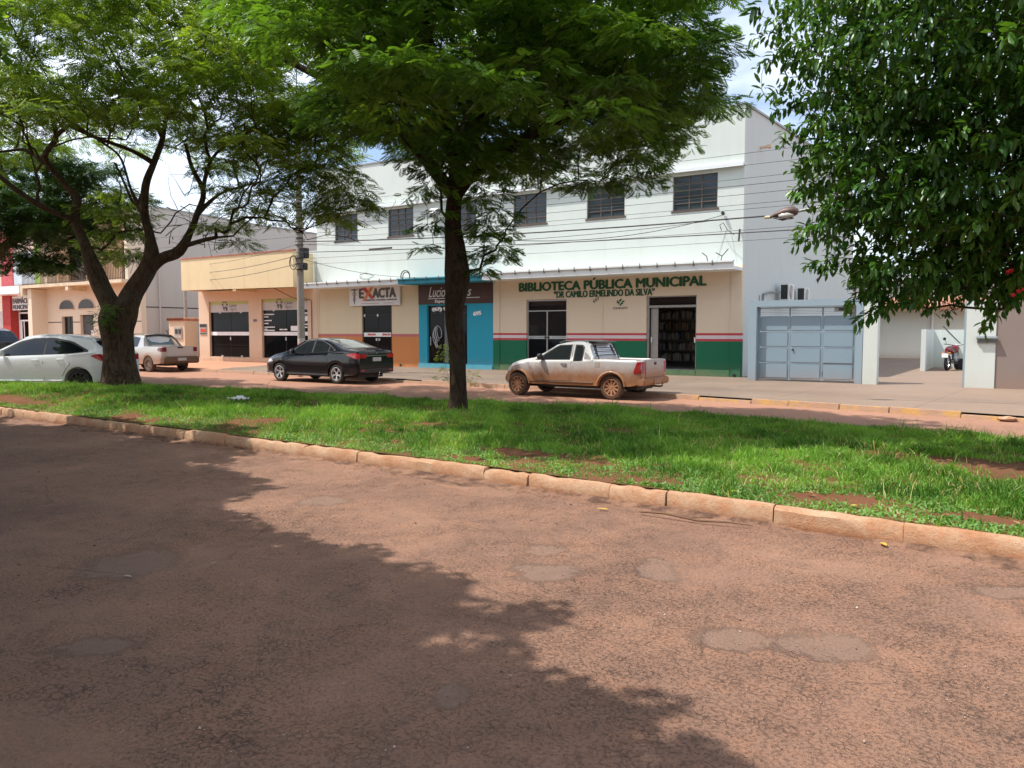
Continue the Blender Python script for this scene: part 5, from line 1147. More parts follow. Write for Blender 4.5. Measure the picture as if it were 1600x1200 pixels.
# ================================================================== vehicles
def interp(pts, x):
    return float(np.interp(x, [p[0] for p in pts], [p[1] for p in pts]))
def paint(name, c, dirt=0.0, metal=.5, dz=(.25, .95), rough=.28, coat=.9):
    m, t, b = newmat(name); o = ocoord(t); sp = t.nodes.new('ShaderNodeSeparateXYZ'); t.links.new(o, sp.inputs[0])
    n1 = noise(t, 4, 6, .7, o); z = mth('ADD', sp.outputs[2], mth('MULTIPLY', mth('SUBTRACT', n1, .5, t), .35, t), t)
    f = ramp(t, mth('DIVIDE', mth('SUBTRACT', z, dz[0], t), dz[1]-dz[0], t), [(0, 1.), (.30, .9), (.58, .22), (.85, .0)])
    f = mth('MULTIPLY', f, dirt, t); f = mth('ADD', f, mth('MULTIPLY', ramp(t, noise(t, 9, 6, .7, o), [(.45, 0.), (.8, 1.)]), .16*dirt, t), t)
    t.links.new(mix(t, f, c, (.36, .16, .068)), b.inputs['Base Color']); t.links.new(mth('SUBTRACT', metal, mth('MULTIPLY', f, metal, t), t), b.inputs['Metallic'])
    t.links.new(mth('ADD', rough, mth('MULTIPLY', f, .6, t), t), b.inputs['Roughness']); t.links.new(mth('MULTIPLY', mth('SUBTRACT', 1.0, f, t), coat, t), b.inputs['Coat Weight']); b.inputs['Coat Roughness'].default_value = .04
    return m
M['carglass'] = glass('car_glass', (.018, .022, .025), .03, .7)
M['taillamp'] = mat('tail_lamp_red', (.40, .012, .015), .15, 0, coat=1); M['lampclear'] = mat('clear_lamp', (.55, .52, .5), .15, 0, coat=1)
M['trim'] = mat('black_trim', (.03, .028, .026), .55, .2); M['seam'] = mat('panel_gap', (.01, .01, .01), .9, 0)
M['plate'] = mat('number_plate', (.42, .42, .40), .5, .08, 30)
M['dust_trim'] = mat('dusty_trim', (.13, .075, .045), .8, .3, 8)

class Car:
    def __init__(s, name, label, p, loc, rz, group=None):
        s.p = p; s.t = thing(name, label, 'pickup' if p.get('bed') else 'car', loc, rz)
    def W(s, x):
        p = s.p; L_ = p['L']; w = p['W']/2
        e = [(0, .90), (.04, .945), (.12, .975), (.35, .995), (.9, 1.0), (L_-1.1, 1.0), (L_-.6, .97), (L_-.3, .90), (L_-.12, .80), (L_-.03, .68), (L_, .60)]
        return w*interp(e, x)
    def zbot(s, x):
        p = s.p; L_ = p['L']; return interp([(0, p['sill']+.10), (.25, p['sill']+.02), (.6, p['sill']), (L_-.5, p['sill']), (L_-.15, p['sill']+.02), (L_, p['sill']+.10)], x)
    def section(s, x, bed=False):
        p = s.p; w = s.W(x); zb = s.zbot(x); zt = interp(p['top'], x); belt = min(interp(p['belt'], x), zt-.02); za = zb
        for ax in p['axles']:
            dx = abs(x-ax)
            if dx < p['arch']: za = max(za, p['wr']+math.sqrt(max(0, p['arch']**2-dx**2))*1.0)
        za = min(za, belt-.12); pts = [(0, zb), (w-.30, zb), (w-.30, max(zb, za)), (w*.985, za)]
        for t in (.12, .3, .5, .7, .88):
            z = za+(belt-za)*t; pts.append((w*(1-.055*abs((z-p['zmid'])/.42)**2.2), z))
        wb = w*.955; pts.append((w*.972, belt-.015)); pts.append((wb, belt+.005))
        if bed:
            zi = p['bedz']; pts += [(wb-.06, belt+.005), (wb-.07, belt-.01), (wb-.09, lerp(belt, zi, .5)), (wb-.1, zi), (.3, zi), (0, zi)]
        else:
            H = max(0, zt-belt); wr = wb-p['tumble']*H; e = min(.05, H*.2)
            pts += [(lerp(wb, wr, .33), belt+.005+(H-e)*.33), (lerp(wb, wr, .66), belt+.005+(H-e)*.66), (wr, zt-e), (wr-.07, zt-e*.28), (wr*.5, zt+.012), (0, zt+.018)]
        return pts
    def stations(s):
        p = s.p; xs = set(np.arange(0, p['L']+.001, .09).round(3)); xs |= {0, .02, .05, p['L']-.03, p['L']-.01, p['L']}
        for q in p['top']+p['belt']: xs.add(round(q[0], 3))
        for ax in p['axles']:
            for a in np.linspace(0, math.pi, 15): xs.add(round(ax+p['arch']*math.cos(a)*.9999, 4))
        return sorted(xs)
    def body(s, m):
        p = s.p; S = []; bed = p.get('bed')
        for x in s.stations():
            if bed and abs(x-bed[0]) < 1e-6: S += [(x, False), (x+.001, True)]
            elif bed and abs(x-bed[1]) < 1e-6: S += [(x, True), (x+.001, False)]
            else: S.append((x, bool(bed) and bed[0] < x < bed[1]))
        V = []; F = []; n = None
        for x, b in S:
            sec = s.section(x, b); n = len(sec)
            V += [(x, y, z) for y, z in sec] + [(x, -y, z) for y, z in sec]
        for i in range(len(S)-1):
            for sd in (0, 1):
                for k in range(n-1):
                    a = i*2*n+sd*n+k; b = a+2*n; q = (a, a+1, b+1, b); F.append(q if sd else q[::-1])
        for i, fl in ((0, False), (len(S)-1, True)):
            for k in range(n-1): a = i*2*n+k; q = (a, a+n, a+n+1, a+1); F.append(q if fl else q[::-1])
        mb = MB(); mb.v = V; mb.f = F; mb.m = [0]*len(F); o = obj('body', mb, m, s.t, smooth=32); return o
    def ys(s, x, z):
        sec = s.section(x)[3:14]; return float(np.interp(z, [q[1] for q in sec], [q[0] for q in sec]))
    def side(s, name, poly_lo, poly_hi, m, off=.006, parent=None, both=True, nx=14, nz=6, one=None):
        """patch on the body side between two (x,z) curves; one object per side"""
        x0, x1 = poly_lo[0][0], poly_lo[-1][0]; out = []
        for sg in ((1, -1) if both else (1,)):
            mb = MB(); V = []
            for i in range(nx+1):
                x = lerp(x0, x1, i/nx); zl, zh = interp(poly_lo, x), interp(poly_hi, x)
                for j in range(nz+1): z = lerp(zl, zh, j/nz); V.append((x, sg*(s.ys(x, z)+off), z))
            F = [(i*(nz+1)+j, (i+1)*(nz+1)+j, (i+1)*(nz+1)+j+1, i*(nz+1)+j+1) for i in range(nx) for j in range(nz)]
            if sg < 0: F = [f[::-1] for f in F]
            mb.v = V; mb.f = F; mb.m = [0]*len(F); out.append(obj(name, mb, m, parent or s.t, smooth=50, recalc=False))
        return out
    def topz(s, x, y):
        sec = s.section(x); a = sec[-4:][::-1]; return float(np.interp(abs(y), [q[0] for q in a], [q[1] for q in a]))
    def tops(s, name, x0, x1, m, k0=.93, k1=.93, off=.008, parent=None, nx=10, ny=10):
        V = []
        for i in range(nx+1):
            x = lerp(x0, x1, i/nx); wr = s.section(x)[-4][0]*lerp(k0, k1, i/nx)
            dzdx = (s.topz(x+.02, 0)-s.topz(x-.02, 0))/.04; nl = math.hypot(1, dzdx)
            for j in range(ny+1): y = lerp(-wr, wr, j/ny); V.append((x-off*dzdx/nl, y, s.topz(x, y)+off/nl))
        F = [(i*(ny+1)+j, (i+1)*(ny+1)+j, (i+1)*(ny+1)+j+1, i*(ny+1)+j+1) for i in range(nx) for j in range(ny)]
        mb = MB(); mb.v = V; mb.f = F; mb.m = [0]*len(F); return obj(name, mb, m, parent or s.t, smooth=60, recalc=False)
    def wheels(s, rimm, spokes, tyre_m, rimr=.20, style=0):
        p = s.p; tw = .19
        for ax in p['axles']:
            for sg in (1, -1):
                y = sg*(p['W']/2-.115); r = p['wr']; w_ = bpy.data.objects.new('wheel', None); col.objects.link(w_); w_.parent = s.t; w_.location = (ax, y, r)
                w_.rotation_euler = (0, random.uniform(0, 1), 0)
                h = tw/2; mb = MB().lathe([(rimr, -h*.8), (rimr+.02, -h), (r-.03, -h), (r-.008, -h*.75), (r, -h*.4), (r, h*.4), (r-.008, h*.75), (r-.03, h), (rimr+.02, h), (rimr, h*.8), (rimr, -h*.8)], (0, 0, 0), 'y', 32)
                obj('tyre', mb, tyre_m, w_, smooth=40)
                q = sg; mb = MB(); mb.lathe([(rimr+.006, q*h*.95), (rimr-.012, q*h*.98), (rimr-.02, q*h*.6), (rimr-.03, -q*h*.2)], (0, 0, 0), 'y', 32)
                mb.lathe([(0, q*h*.72), (.045, q*h*.72), (.055, q*h*.55)], (0, 0, 0), 'y', 16)
                for k in range(spokes):
                    a = 2*math.pi*k/spokes
                    for da, wd in (((-.12, .016), (.12, .016)) if style == 1 else ((0, .026),)):
                        a2 = a+da; c, s_ = math.cos(a2), math.sin(a2); c0, s0 = math.cos(a), math.sin(a); tx, tz = -s_, c; yo, yi = q*h*.86, q*h*.45
                        i0 = (.04*c0, .04*s0); i1 = ((rimr-.008)*c, (rimr-.008)*s_)
                        w0, w1 = wd*.8, wd*1.1
                        vs = [(i0[0]-tx*w0, q*h*.68, i0[1]-tz*w0), (i0[0]+tx*w0, q*h*.68, i0[1]+tz*w0), (i1[0]+tx*w1, yo, i1[1]+tz*w1), (i1[0]-tx*w1, yo, i1[1]-tz*w1)]
                        vs += [(a_, yi, b_) for a_, _, b_ in vs]
                        mb.add(vs, [(0,1,2,3),(7,6,5,4),(0,4,5,1),(1,5,6,2),(2,6,7,3),(3,7,4,0)])
                obj('rim', mb, rimm, w_, smooth=35)
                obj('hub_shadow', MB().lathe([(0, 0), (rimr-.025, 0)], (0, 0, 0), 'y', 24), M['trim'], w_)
    def seam(s, pts, m=None, w_=.006):
        for sg in (1, -1):
            mb = MB(); mb.tube([(x, sg*(s.ys(x, z)+.001), z) for x, z in pts], w_, 5); obj('door_seam', mb, m or M['seam'], s.t)
    def mirror(s, x, z, m):
        for sg in (1, -1):
            y = s.ys(x, z); mb = MB(); mb.tube([(x, sg*(y-.01), z-.02), (x+.02, sg*(y+.06), z)], .02, 6)
            o = MB(); V = []
            o.tube([(x-.06, sg*(y+.13), z+.02), (x-.045, sg*(y+.13), z+.02), (x+.02, sg*(y+.125), z+.015), (x+.07, sg*(y+.10), z+.0)], [.06, .085, .08, .03], 10)
            mb.add(o.v, o.f); ob = obj('mirror', mb, m, s.t, smooth=50)
    def handle(s, x, z, m):
        for sg in (1, -1): obj('door_handle', MB().tube([(x-.08, sg*(s.ys(x-.08, z)+.004), z), (x-.05, sg*(s.ys(x, z)+.022), z+.004), (x+.05, sg*(s.ys(x, z)+.022), z+.004), (x+.08, sg*(s.ys(x+.08, z)+.004), z)], .013, 6), m, s.t, smooth=50)
    def rear(s, name, y0, y1, z0, z1, m, off=.012, x=0, both=False, bev=.01):
        for sg in ((1, -1) if both else (1,)):
            a, b = sorted((sg*y0, sg*y1)); obj(name, MB().box(x-off, x+.03, a, b, z0, z1), m, s.t, bevel=bev)
    def arches(s, m, dw=.05, w_=.02):
        p = s.p
        for ax in p['axles']:
            for sg in (1, -1):
                mb = MB(); V = []; n = 20
                for k in range(n+1):
                    a = math.pi*k/n; 
                    for rr, o_ in ((p['arch']-.005, .012), (p['arch']+dw*.5, .03), (p['arch']+dw, .012), (p['arch']+dw+.01, -.01)):
                        x = ax+rr*math.cos(a); z = p['wr']+rr*math.sin(a)*1.0; z = max(z, s.zbot(x)-.0); xx = min(max(x, .01), p['L']-.01); V.append((x, sg*(s.ys(ax+(p['arch']+dw+.06)*math.cos(a), max(z, p['sill']+.3))+o_), z))
                F = [(i*4+j, (i+1)*4+j, (i+1)*4+j+1, i*4+j+1) for i in range(n) for j in range(3)]
                mb.v = V; mb.f = F; mb.m = [0]*len(F); obj('wheel_arch', mb, m, s.t, smooth=50)

PI = math.pi
# ---- dusty silver compact pickup in front of the library
P1 = dict(L=4.06, W=1.66, sill=.33, wr=.305, arch=.355, axles=(.80, 3.52), zmid=.68, tumble=.36, bed=(.07, 1.30), bedz=.52,
          top=[(0, .99), (1.30, 1.0), (1.315, 1.05), (1.46, 1.376), (1.56, 1.41), (1.95, 1.425), (2.25, 1.40), (2.45, 1.35), (3.02, 1.02), (3.12, 1.0), (3.5, .935), (3.74, .86), (3.9, .76), (4.01, .64), (4.06, .52)],
          belt=[(0, 1.0), (1.3, 1.0), (1.5, .97), (2.9, .93), (3.3, .91), (3.7, .80), (4.06, .5)])
c = Car('pickup_truck', 'silver two-door pickup coated in red dust parked before the library', P1, (-7.35, 17.98, 0), PI)
c.body(paint('dusty_silver_paint', (.66, .67, .67), 1.0, .45, (.30, 1.22), .3))
gl = M['carglass']
w_ = c.side('side_window', [(1.98, .985), (2.9, .965)], [(1.98, 1.335), (2.32, 1.32), (2.58, 1.17), (2.9, .972)], gl)
c.side('window_frame', [(1.95, .965), (2.98, .945)], [(1.95, 1.355), (2.34, 1.34), (2.62, 1.185), (2.98, .955)], M['trim'], .003)
c.side('rear_quarter_window', [(1.62, .97), (1.66, .95), (1.84, .95)], [(1.62, 1.26), (1.68, 1.33), (1.84, 1.335)], gl); c.side('window_frame', [(1.59, .945), (1.87, .93)], [(1.59, 1.29), (1.66, 1.35), (1.87, 1.355)], M['trim'], .003)
c.side('corner_panel', [(1.36, .99), (1.56, .985)], [(1.36, 1.01), (1.46, 1.10), (1.56, 1.17)], mat('grey_corner_plastic', (.22, .20, .2), .5), .006, nz=3)
c.tops('windscreen', 2.47, 3.0, gl, .92, .97)
# upright rear window and its guard bars
obj('rear_window', MB().add([(1.312, -.58, 1.05), (1.312, .58, 1.05), (1.442, .52, 1.345), (1.442, -.52, 1.345)], [(0, 3, 2, 1)]), gl, c.t)
mb = MB()
for z in (1.09, 1.18, 1.27): xx = lerp(1.25, 1.40, (z-1.05)/.4); mb.tube([(xx, -.58, z), (xx, .58, z)], .013, 6)
for y in (-.58, .58): mb.tube([(1.24, y, 1.0), (1.40, y, 1.36)], .016, 6)
obj('window_guard', mb, M['trim'], c.t)
obj('cab_spoiler', MB().prism([(1.28, 1.40), (1.32, 1.43), (1.62, 1.45), (1.62, 1.43), (1.5, 1.41)], -.56, .56, 'y'), M['trim'], c.t, bevel=.008)
for sg in (1, -1): obj('roof_rail', MB().tube([(1.60, sg*.56, 1.42), (1.68, sg*.56, 1.45), (2.25, sg*.56, 1.44), (2.38, sg*.55, 1.39)], .018, 6), M['trim'], c.t, smooth=50)
c.seam([(1.92, .45), (1.91, .9), (1.92, 1.37)]); c.seam([(3.04, .95), (3.05, .6), (3.0, .43)]); c.seam([(1.93, .43), (3.0, .42)]); c.seam([(.1, .97), (1.28, .975)], w_=.004)
c.handle(2.12, .86, M['trim']); c.mirror(2.80, 1.02, M['trim'])
c.arches(paint('dusty_arch_paint', (.35, .33, .3), 1.0, .1, (.3, 1.3), .5)); tyr = mat('dusty_tyre', (.10, .06, .04), .9, .35, 12)
c.wheels(mat('rusty_dust_rim', (.40, .20, .11), .6, .3, 14), 10, tyr, .205)
c.side('tail_lamp', [(.01, .66), (.2, .66)], [(.01, .95), (.12, .94), (.2, .72)], M['taillamp'], .008, nz=4); c.rear('tail_lamp', .60, .745, .66, .95, M['taillamp'], both=True)
obj('tailgate', MB().box(-.02, .05, -.58, .58, .56, .985), paint('dusty_tailgate', (.5, .46, .42), .9, .3, (.3, 1.35), .4), c.t, bevel=.012)
obj('tailgate_handle', MB().box(-.035, -.02, -.06, .06, .86, .93), M['trim'], c.t, bevel=.006)
c.side('side_rail_cap', [(.05, .985), (1.3, .985)], [(.05, 1.0), (1.3, 1.0)], M['dust_trim'], .003, nz=1)
obj('rear_bumper', MB().prism([(-.08, .40), (-.08, .52), (-.01, .55), (.12, .55), (.12, .36), (-.03, .36)], -.80, .80, 'y'), paint('dusty_bumper', (.25, .23, .21), 1.0, .1, (.2, 1.2), .6), c.t, bevel=.02)
obj('number_plate', MB().box(-.095, -.082, -.2, .2, .40, .52), mat('dusty_plate', (.35, .2, .12), .7, .2, 20), c.t); obj('tow_hitch', MB().tube([(.1, 0, .33), (-.18, 0, .33), (-.22, 0, .36)], .025, 8).lathe([(0, -.03), (.03, 0), (0, .03)], (-.22, 0, .40), 'z', 10), M['dust_trim'], c.t)
for sg in (1, -1): obj('side_moulding', MB().tube([(x, sg*(c.ys(x, .40)+.005), .40) for x in (1.3, 2.0, 2.6, 3.15)], .018, 6), M['dust_trim'], c.t)
obj('front_bumper', MB().prism([(3.95, .30), (4.07, .34), (4.09, .48), (4.03, .56), (3.93, .58)], -.56, .56, 'y'), paint('dusty_front_bumper', (.4, .38, .35), 1.0, .1, (.2, 1.0), .6), c.t, bevel=.03)
c.side('headlamp', [(3.74, .66), (3.96, .60)], [(3.74, .76), (3.84, .78), (3.96, .68)], M['lampclear'], .008, nz=4)
c.side('fuel_flap', [(1.10, .80), (1.24, .80)], [(1.10, .92), (1.24, .92)], mat('fuel_flap_paint', (.42, .34, .28), .5, .1), .004, nz=2)
obj('underbody', MB().box(.25, 3.9, -.5, .5, .24, .36).tube([(.80, -.7, .3), (.80, .7, .3)], .045, 8).tube([(3.52, -.7, .3), (3.52, .7, .3)], .045, 8), M['trim'], c.t)

# ---- black saloon
P2 = dict(L=4.62, W=1.775, sill=.27, wr=.318, arch=.365, axles=(.98, 3.68), zmid=.64, tumble=.42,
          top=[(0, .95), (.03, 1.02), (.10, 1.08), (.45, 1.11), (.58, 1.125), (1.0, 1.27), (1.42, 1.40), (1.62, 1.44), (2.05, 1.475), (2.4, 1.46), (2.62, 1.42), (3.0, 1.24), (3.42, 1.04), (3.55, 1.01), (4.0, .92), (4.35, .80), (4.52, .68), (4.62, .52)],
          belt=[(0, .95), (.6, 1.03), (1.2, 1.0), (2.4, .955), (3.3, .91), (3.8, .85), (4.3, .72), (4.62, .5)])
bp = paint('black_car_paint', (.003, .004, .007), .08, 0, (.2, .5), .16, .35)
c = Car('black_car', 'black four-door saloon with alloy wheels parked before the peach and orange shops', P2, (-17.2, 18.62, 0), PI)
c.body(bp)
c.side('window_frame', [(1.02, 1.075), (1.3, 1.03), (3.2, .955)], [(1.02, 1.09), (1.35, 1.27), (1.75, 1.40), (2.2, 1.42), (2.55, 1.37), (2.9, 1.19), (3.2, .965)], M['trim'], .003, nx=24)
c.side('rear_door_window', [(1.36, 1.04), (2.05, 1.01)], [(1.36, 1.24), (1.75, 1.375), (2.05, 1.40)], gl); c.side('front_door_window', [(2.12, 1.005), (3.05, .97)], [(2.12, 1.40), (2.5, 1.35), (2.85, 1.18), (3.05, 1.0)], gl)
c.side('quarter_window', [(1.10, 1.075), (1.32, 1.045)], [(1.10, 1.10), (1.32, 1.23)], gl, nz=3)
c.tops('rear_window', .64, 1.52, mat('rear_window_glass', (.12, .12, .11), .08, 0, coat=1), .88, .93); c.tops('windscreen', 2.66, 3.40, gl, .93, .95)
c.seam([(1.33, 1.03), (1.36, .8), (1.28, .62), (1.22, .5)]); c.seam([(2.10, 1.42), (2.08, .9), (2.10, .36)]); c.seam([(3.12, .94), (3.18, .7), (3.12, .38)]); c.seam([(1.3, .33), (3.15, .33)])
chh = M['chrome']; c.handle(1.5, .92, bp); c.handle(2.28, .90, bp); c.mirror(2.95, 1.02, bp)
c.wheels(mat('silver_alloy', (.62, .62, .62), .3, .05, metal=.7), 5, M['rubber'], .215, 1)
c.side('tail_lamp', [(.01, .80), (.5, .93)], [(.01, .98), (.25, 1.0), (.5, .96)], M['taillamp'], .008, nz=3); c.rear('tail_lamp', .48, .80, .84, .97, M['taillamp'], both=True)
c.rear('chrome_bar', -.48, .48, .90, .935, chh, .02); c.rear('number_plate', -.2, .2, .73, .86, M['plate'], .018); c.rear('badge', -.04, .04, .97, 1.02, chh, .012)
c.rear('reflector', .55, .74, .42, .47, M['taillamp'], .012, both=True); c.rear('bumper_insert', -.6, .6, .36, .52, M['trim'], .01)
obj('tow_hitch', MB().tube([(.1, 0, .30), (-.1, 0, .30)], .025, 8).lathe([(0, -.03), (.03, 0), (0, .03)], (-.11, 0, .36), 'z', 10), chh, c.t)
for sg in (1, -1): obj('side_moulding', MB().tube([(x, sg*(c.ys(x, .60)+.004), .60) for x in (1.35, 2.1, 2.9)], .012, 6), bp, c.t)
c.side('headlamp', [(4.0, .68), (4.45, .64)], [(4.0, .72), (4.2, .78), (4.45, .68)], M['lampclear'], .008, nz=3)
obj('underbody', MB().box(.25, 4.3, -.55, .55, .2, .32), M['trim'], c.t)
obj('trunk_lid_line', MB().tube([(.015, -.62, 1.03), (.10, -.6, 1.093), (.45, -.62, 1.105)], .004, 4).tube([(.015, .62, 1.03), (.10, .6, 1.093), (.45, .62, 1.105)], .004, 4), M['seam'], c.t)

# ---- white hatchback passing behind the median nose
P3 = dict(L=3.95, W=1.71, sill=.27, wr=.312, arch=.362, axles=(.70, 3.23), zmid=.64, tumble=.40,
          top=[(0, .92), (.03, 1.02), (.10, 1.10), (.36, 1.32), (.42, 1.37), (.30, 1.36), (.55, 1.40), (1.2, 1.465), (1.8, 1.475), (2.15, 1.44), (2.9, 1.06), (3.05, 1.01), (3.5, .91), (3.8, .76), (3.95, .52)],
          belt=[(0, .92), (.3, 1.04), (.9, .99), (2.2, .93), (3.0, .90), (3.6, .76), (3.95, .5)])
P3['top'] = sorted([q for q in P3['top'] if q != (.30, 1.36)])
wp = paint('white_car_paint', (.80, .83, .84), .12, .0, (.2, .5), .2)
c = Car('white_car', 'white hatchback with tinted windows and black wheels partly behind the forked tree', P3, (-19.15, 11.25, .13), R(211))
c.body(wp)
c.side('window_frame', [(.45, 1.05), (.9, 1.0), (2.95, .93)], [(.45, 1.09), (.9, 1.31), (1.4, 1.40), (1.9, 1.39), (2.25, 1.31), (2.95, .94)], M['trim'], .003, nx=24)
dg = glass('tinted_glass', (.008, .01, .012), .03, .7); c.side('rear_door_window', [(.58, 1.055), (.95, 1.015), (1.55, .985)], [(.58, 1.11), (.95, 1.28), (1.55, 1.37)], dg); c.side('front_door_window', [(1.60, .985), (2.75, .945)], [(1.60, 1.37), (1.9, 1.365), (2.25, 1.27), (2.75, .99)], dg)
c.tops('rear_window', .12, .36, dg, .88, .9); c.tops('windscreen', 2.2, 2.9, dg, .93, .95)
obj('roof_spoiler', MB().prism([(.22, 1.37), (.28, 1.40), (.6, 1.42), (.6, 1.38)], -.52, .52, 'y'), wp, c.t, bevel=.01)
c.seam([(.98, 1.0), (.9, .75), (1.02, .6), (1.1, .45)]); c.seam([(1.57, 1.38), (1.58, .8), (1.56, .35)]); c.seam([(2.80, .93), (2.84, .6), (2.76, .36)]); c.seam([(1.12, .33), (2.76, .33)])
c.handle(1.15, .86, wp); c.handle(1.78, .84, wp); c.mirror(2.6, 1.0, wp)
c.side('tail_lamp', [(.01, .78), (.38, .94)], [(.01, .98), (.18, 1.0), (.38, .96)], M['taillamp'], .008, nz=3); c.rear('tail_lamp', .42, .74, .82, .97, M['taillamp'], both=True); c.rear('number_plate', -.2, .2, .60, .73, M['plate'], .018)
c.wheels(mat('black_rim', (.02, .02, .02), .4, .1), 10, M['rubber'], .225, 0); c.side('headlamp', [(3.4, .68), (3.78, .62)], [(3.4, .74), (3.6, .76), (3.78, .66)], M['lampclear'], .008, nz=3)
for sg in (1, -1): obj('sill_moulding', MB().tube([(x, sg*(c.ys(x, .36)+.004), .34) for x in (1.1, 1.9, 2.8)], .02, 6), wp, c.t)
obj('underbody', MB().box(.2, 3.7, -.55, .55, .2, .32), M['trim'], c.t)

# ---- newer silver pickup on the left
P4 = dict(L=4.48, W=1.73, sill=.34, wr=.325, arch=.38, axles=(.98, 3.72), zmid=.72, tumble=.38, bed=(.07, 1.30), bedz=.55,
          top=[(0, 1.08), (1.30, 1.09), (1.32, 1.12), (1.55, 1.50), (1.68, 1.55), (2.1, 1.58), (2.5, 1.53), (3.12, 1.12), (3.25, 1.08), (3.8, 1.0), (4.2, .88), (4.38, .75), (4.48, .55)],
          belt=[(0, 1.09), (1.3, 1.09), (1.6, 1.05), (3.0, 1.0), (3.6, .96), (4.1, .82), (4.48, .5)])
c = Car('silver_pickup', 'silver pickup with black rear bumper parked near the meter post on the left', P4, (-29.4, 19.75, 0), PI)
c.body(paint('silver_paint', (.58, .55, .50), .8, .5, (.3, 1.0), .3))
c.side('window_frame', [(1.75, 1.06), (3.05, 1.02)], [(1.75, 1.44), (2.3, 1.50), (2.5, 1.46), (3.05, 1.03)], M['trim'], .003); c.side('side_window', [(2.1, 1.07), (2.95, 1.04)], [(2.1, 1.46), (2.5, 1.42), (2.95, 1.06)], gl); c.side('quarter_window', [(1.78, 1.075), (2.03, 1.07)], [(1.78, 1.42), (2.03, 1.45)], gl)
obj('rear_window', MB().add([(1.315, -.62, 1.14), (1.315, .62, 1.14), (1.54, .52, 1.47), (1.54, -.52, 1.47)], [(0, 3, 2, 1)]), mat('rear_glass_green', (.08, .12, .10), .1, 0, coat=1), c.t)
obj('sport_bar', MB().tube([(1.0, -.72, 1.06), (1.35, -.70, 1.36), (1.52, -.60, 1.52), (1.55, 0, 1.57), (1.52, .60, 1.52), (1.35, .70, 1.36), (1.0, .72, 1.06)], .045, 8), M['trim'], c.t, smooth=50)
c.tops('windscreen', 2.55, 3.1, gl, .93, .95); c.seam([(2.06, .5), (2.06, 1.48)]); c.handle(2.2, .95, M['trim']); c.mirror(2.9, 1.1, M['trim'])
for sg in (1, -1): obj('roof_rail', MB().tube([(1.7, sg*.55, 1.56), (1.8, sg*.55, 1.60), (2.35, sg*.55, 1.60), (2.5, sg*.53, 1.55)], .018, 6), M['trim'], c.t, smooth=50)
obj('tailgate', MB().box(-.02, .05, -.62, .62, .66, 1.08), paint('silver_tailgate', (.56, .54, .52), .35, .3, (.3, 1.1), .35), c.t, bevel=.015); obj('tailgate_handle', MB().box(-.035, -.02, -.13, .13, 1.0, 1.06), M['trim'], c.t, bevel=.006)
c.side('tail_lamp', [(.01, .86), (.28, .90)], [(.01, 1.04), (.2, 1.04), (.28, .98)], mat('dark_red_lamp', (.16, .02, .03), .2, 0, coat=1), .01, nz=3); c.rear('tail_lamp', .63, .81, .86, 1.04, bpy.data.materials['dark_red_lamp'], both=True)
obj('rear_bumper', MB().prism([(-.13, .42), (-.13, .60), (-.02, .65), (.14, .66), (.14, .36), (-.06, .36)], -.83, .83, 'y'), M['dust_trim'], c.t, bevel=.02); obj('number_plate', MB().box(-.145, -.132, -.2, .2, .48, .60), M['plate'], c.t)
c.wheels(mat('steel_wheel_dust', (.20, .13, .10), .6, .3, 10), 8, tyr, .21); obj('underbody', MB().box(.25, 4.1, -.5, .5, .26, .38), M['trim'], c.t)

# ---- dark car far left
P5 = dict(L=4.2, W=1.76, sill=.30, wr=.34, arch=.39, axles=(.80, 3.4), zmid=.75, tumble=.33,
          top=[(0, 1.1), (.04, 1.25), (.4, 1.62), (.6, 1.72), (1.4, 1.80), (2.2, 1.76), (3.0, 1.22), (3.2, 1.15), (3.9, .95), (4.2, .6)], belt=[(0, 1.1), (.3, 1.2), (3.0, 1.05), (3.8, .85), (4.2, .55)])
c = Car('dark_car', 'dark blue car with roof antenna cut by the left picture edge behind the white hatchback', P5, (-37.0, 16.2, .1), PI)
c.body(paint('dark_blue_paint', (.008, .010, .02), .25, .2, (.2, .7), .15)); c.side('side_window', [(.45, 1.25), (2.8, 1.12)], [(.45, 1.40), (1.0, 1.62), (2.1, 1.62), (2.8, 1.14)], gl, nx=20); c.tops('rear_window', .10, .42, gl, .88, .9); c.tops('windscreen', 2.25, 2.95, gl)
c.rear('tail_lamp', .5, .78, .95, 1.1, M['taillamp'], both=True); c.wheels(mat('grey_rim', (.3, .3, .3), .4, .1), 6, M['rubber'], .22); obj('antenna', MB().tube([(.7, 0, 1.74), (.45, 0, 2.05)], .008, 5), M['black'], c.t)
obj('rear_bumper', MB().box(-.05, .1, -.8, .8, .36, .62), M['trim'], c.t, bevel=.03); obj('underbody', MB().box(.25, 3.9, -.5, .5, .24, .36), M['trim'], c.t)
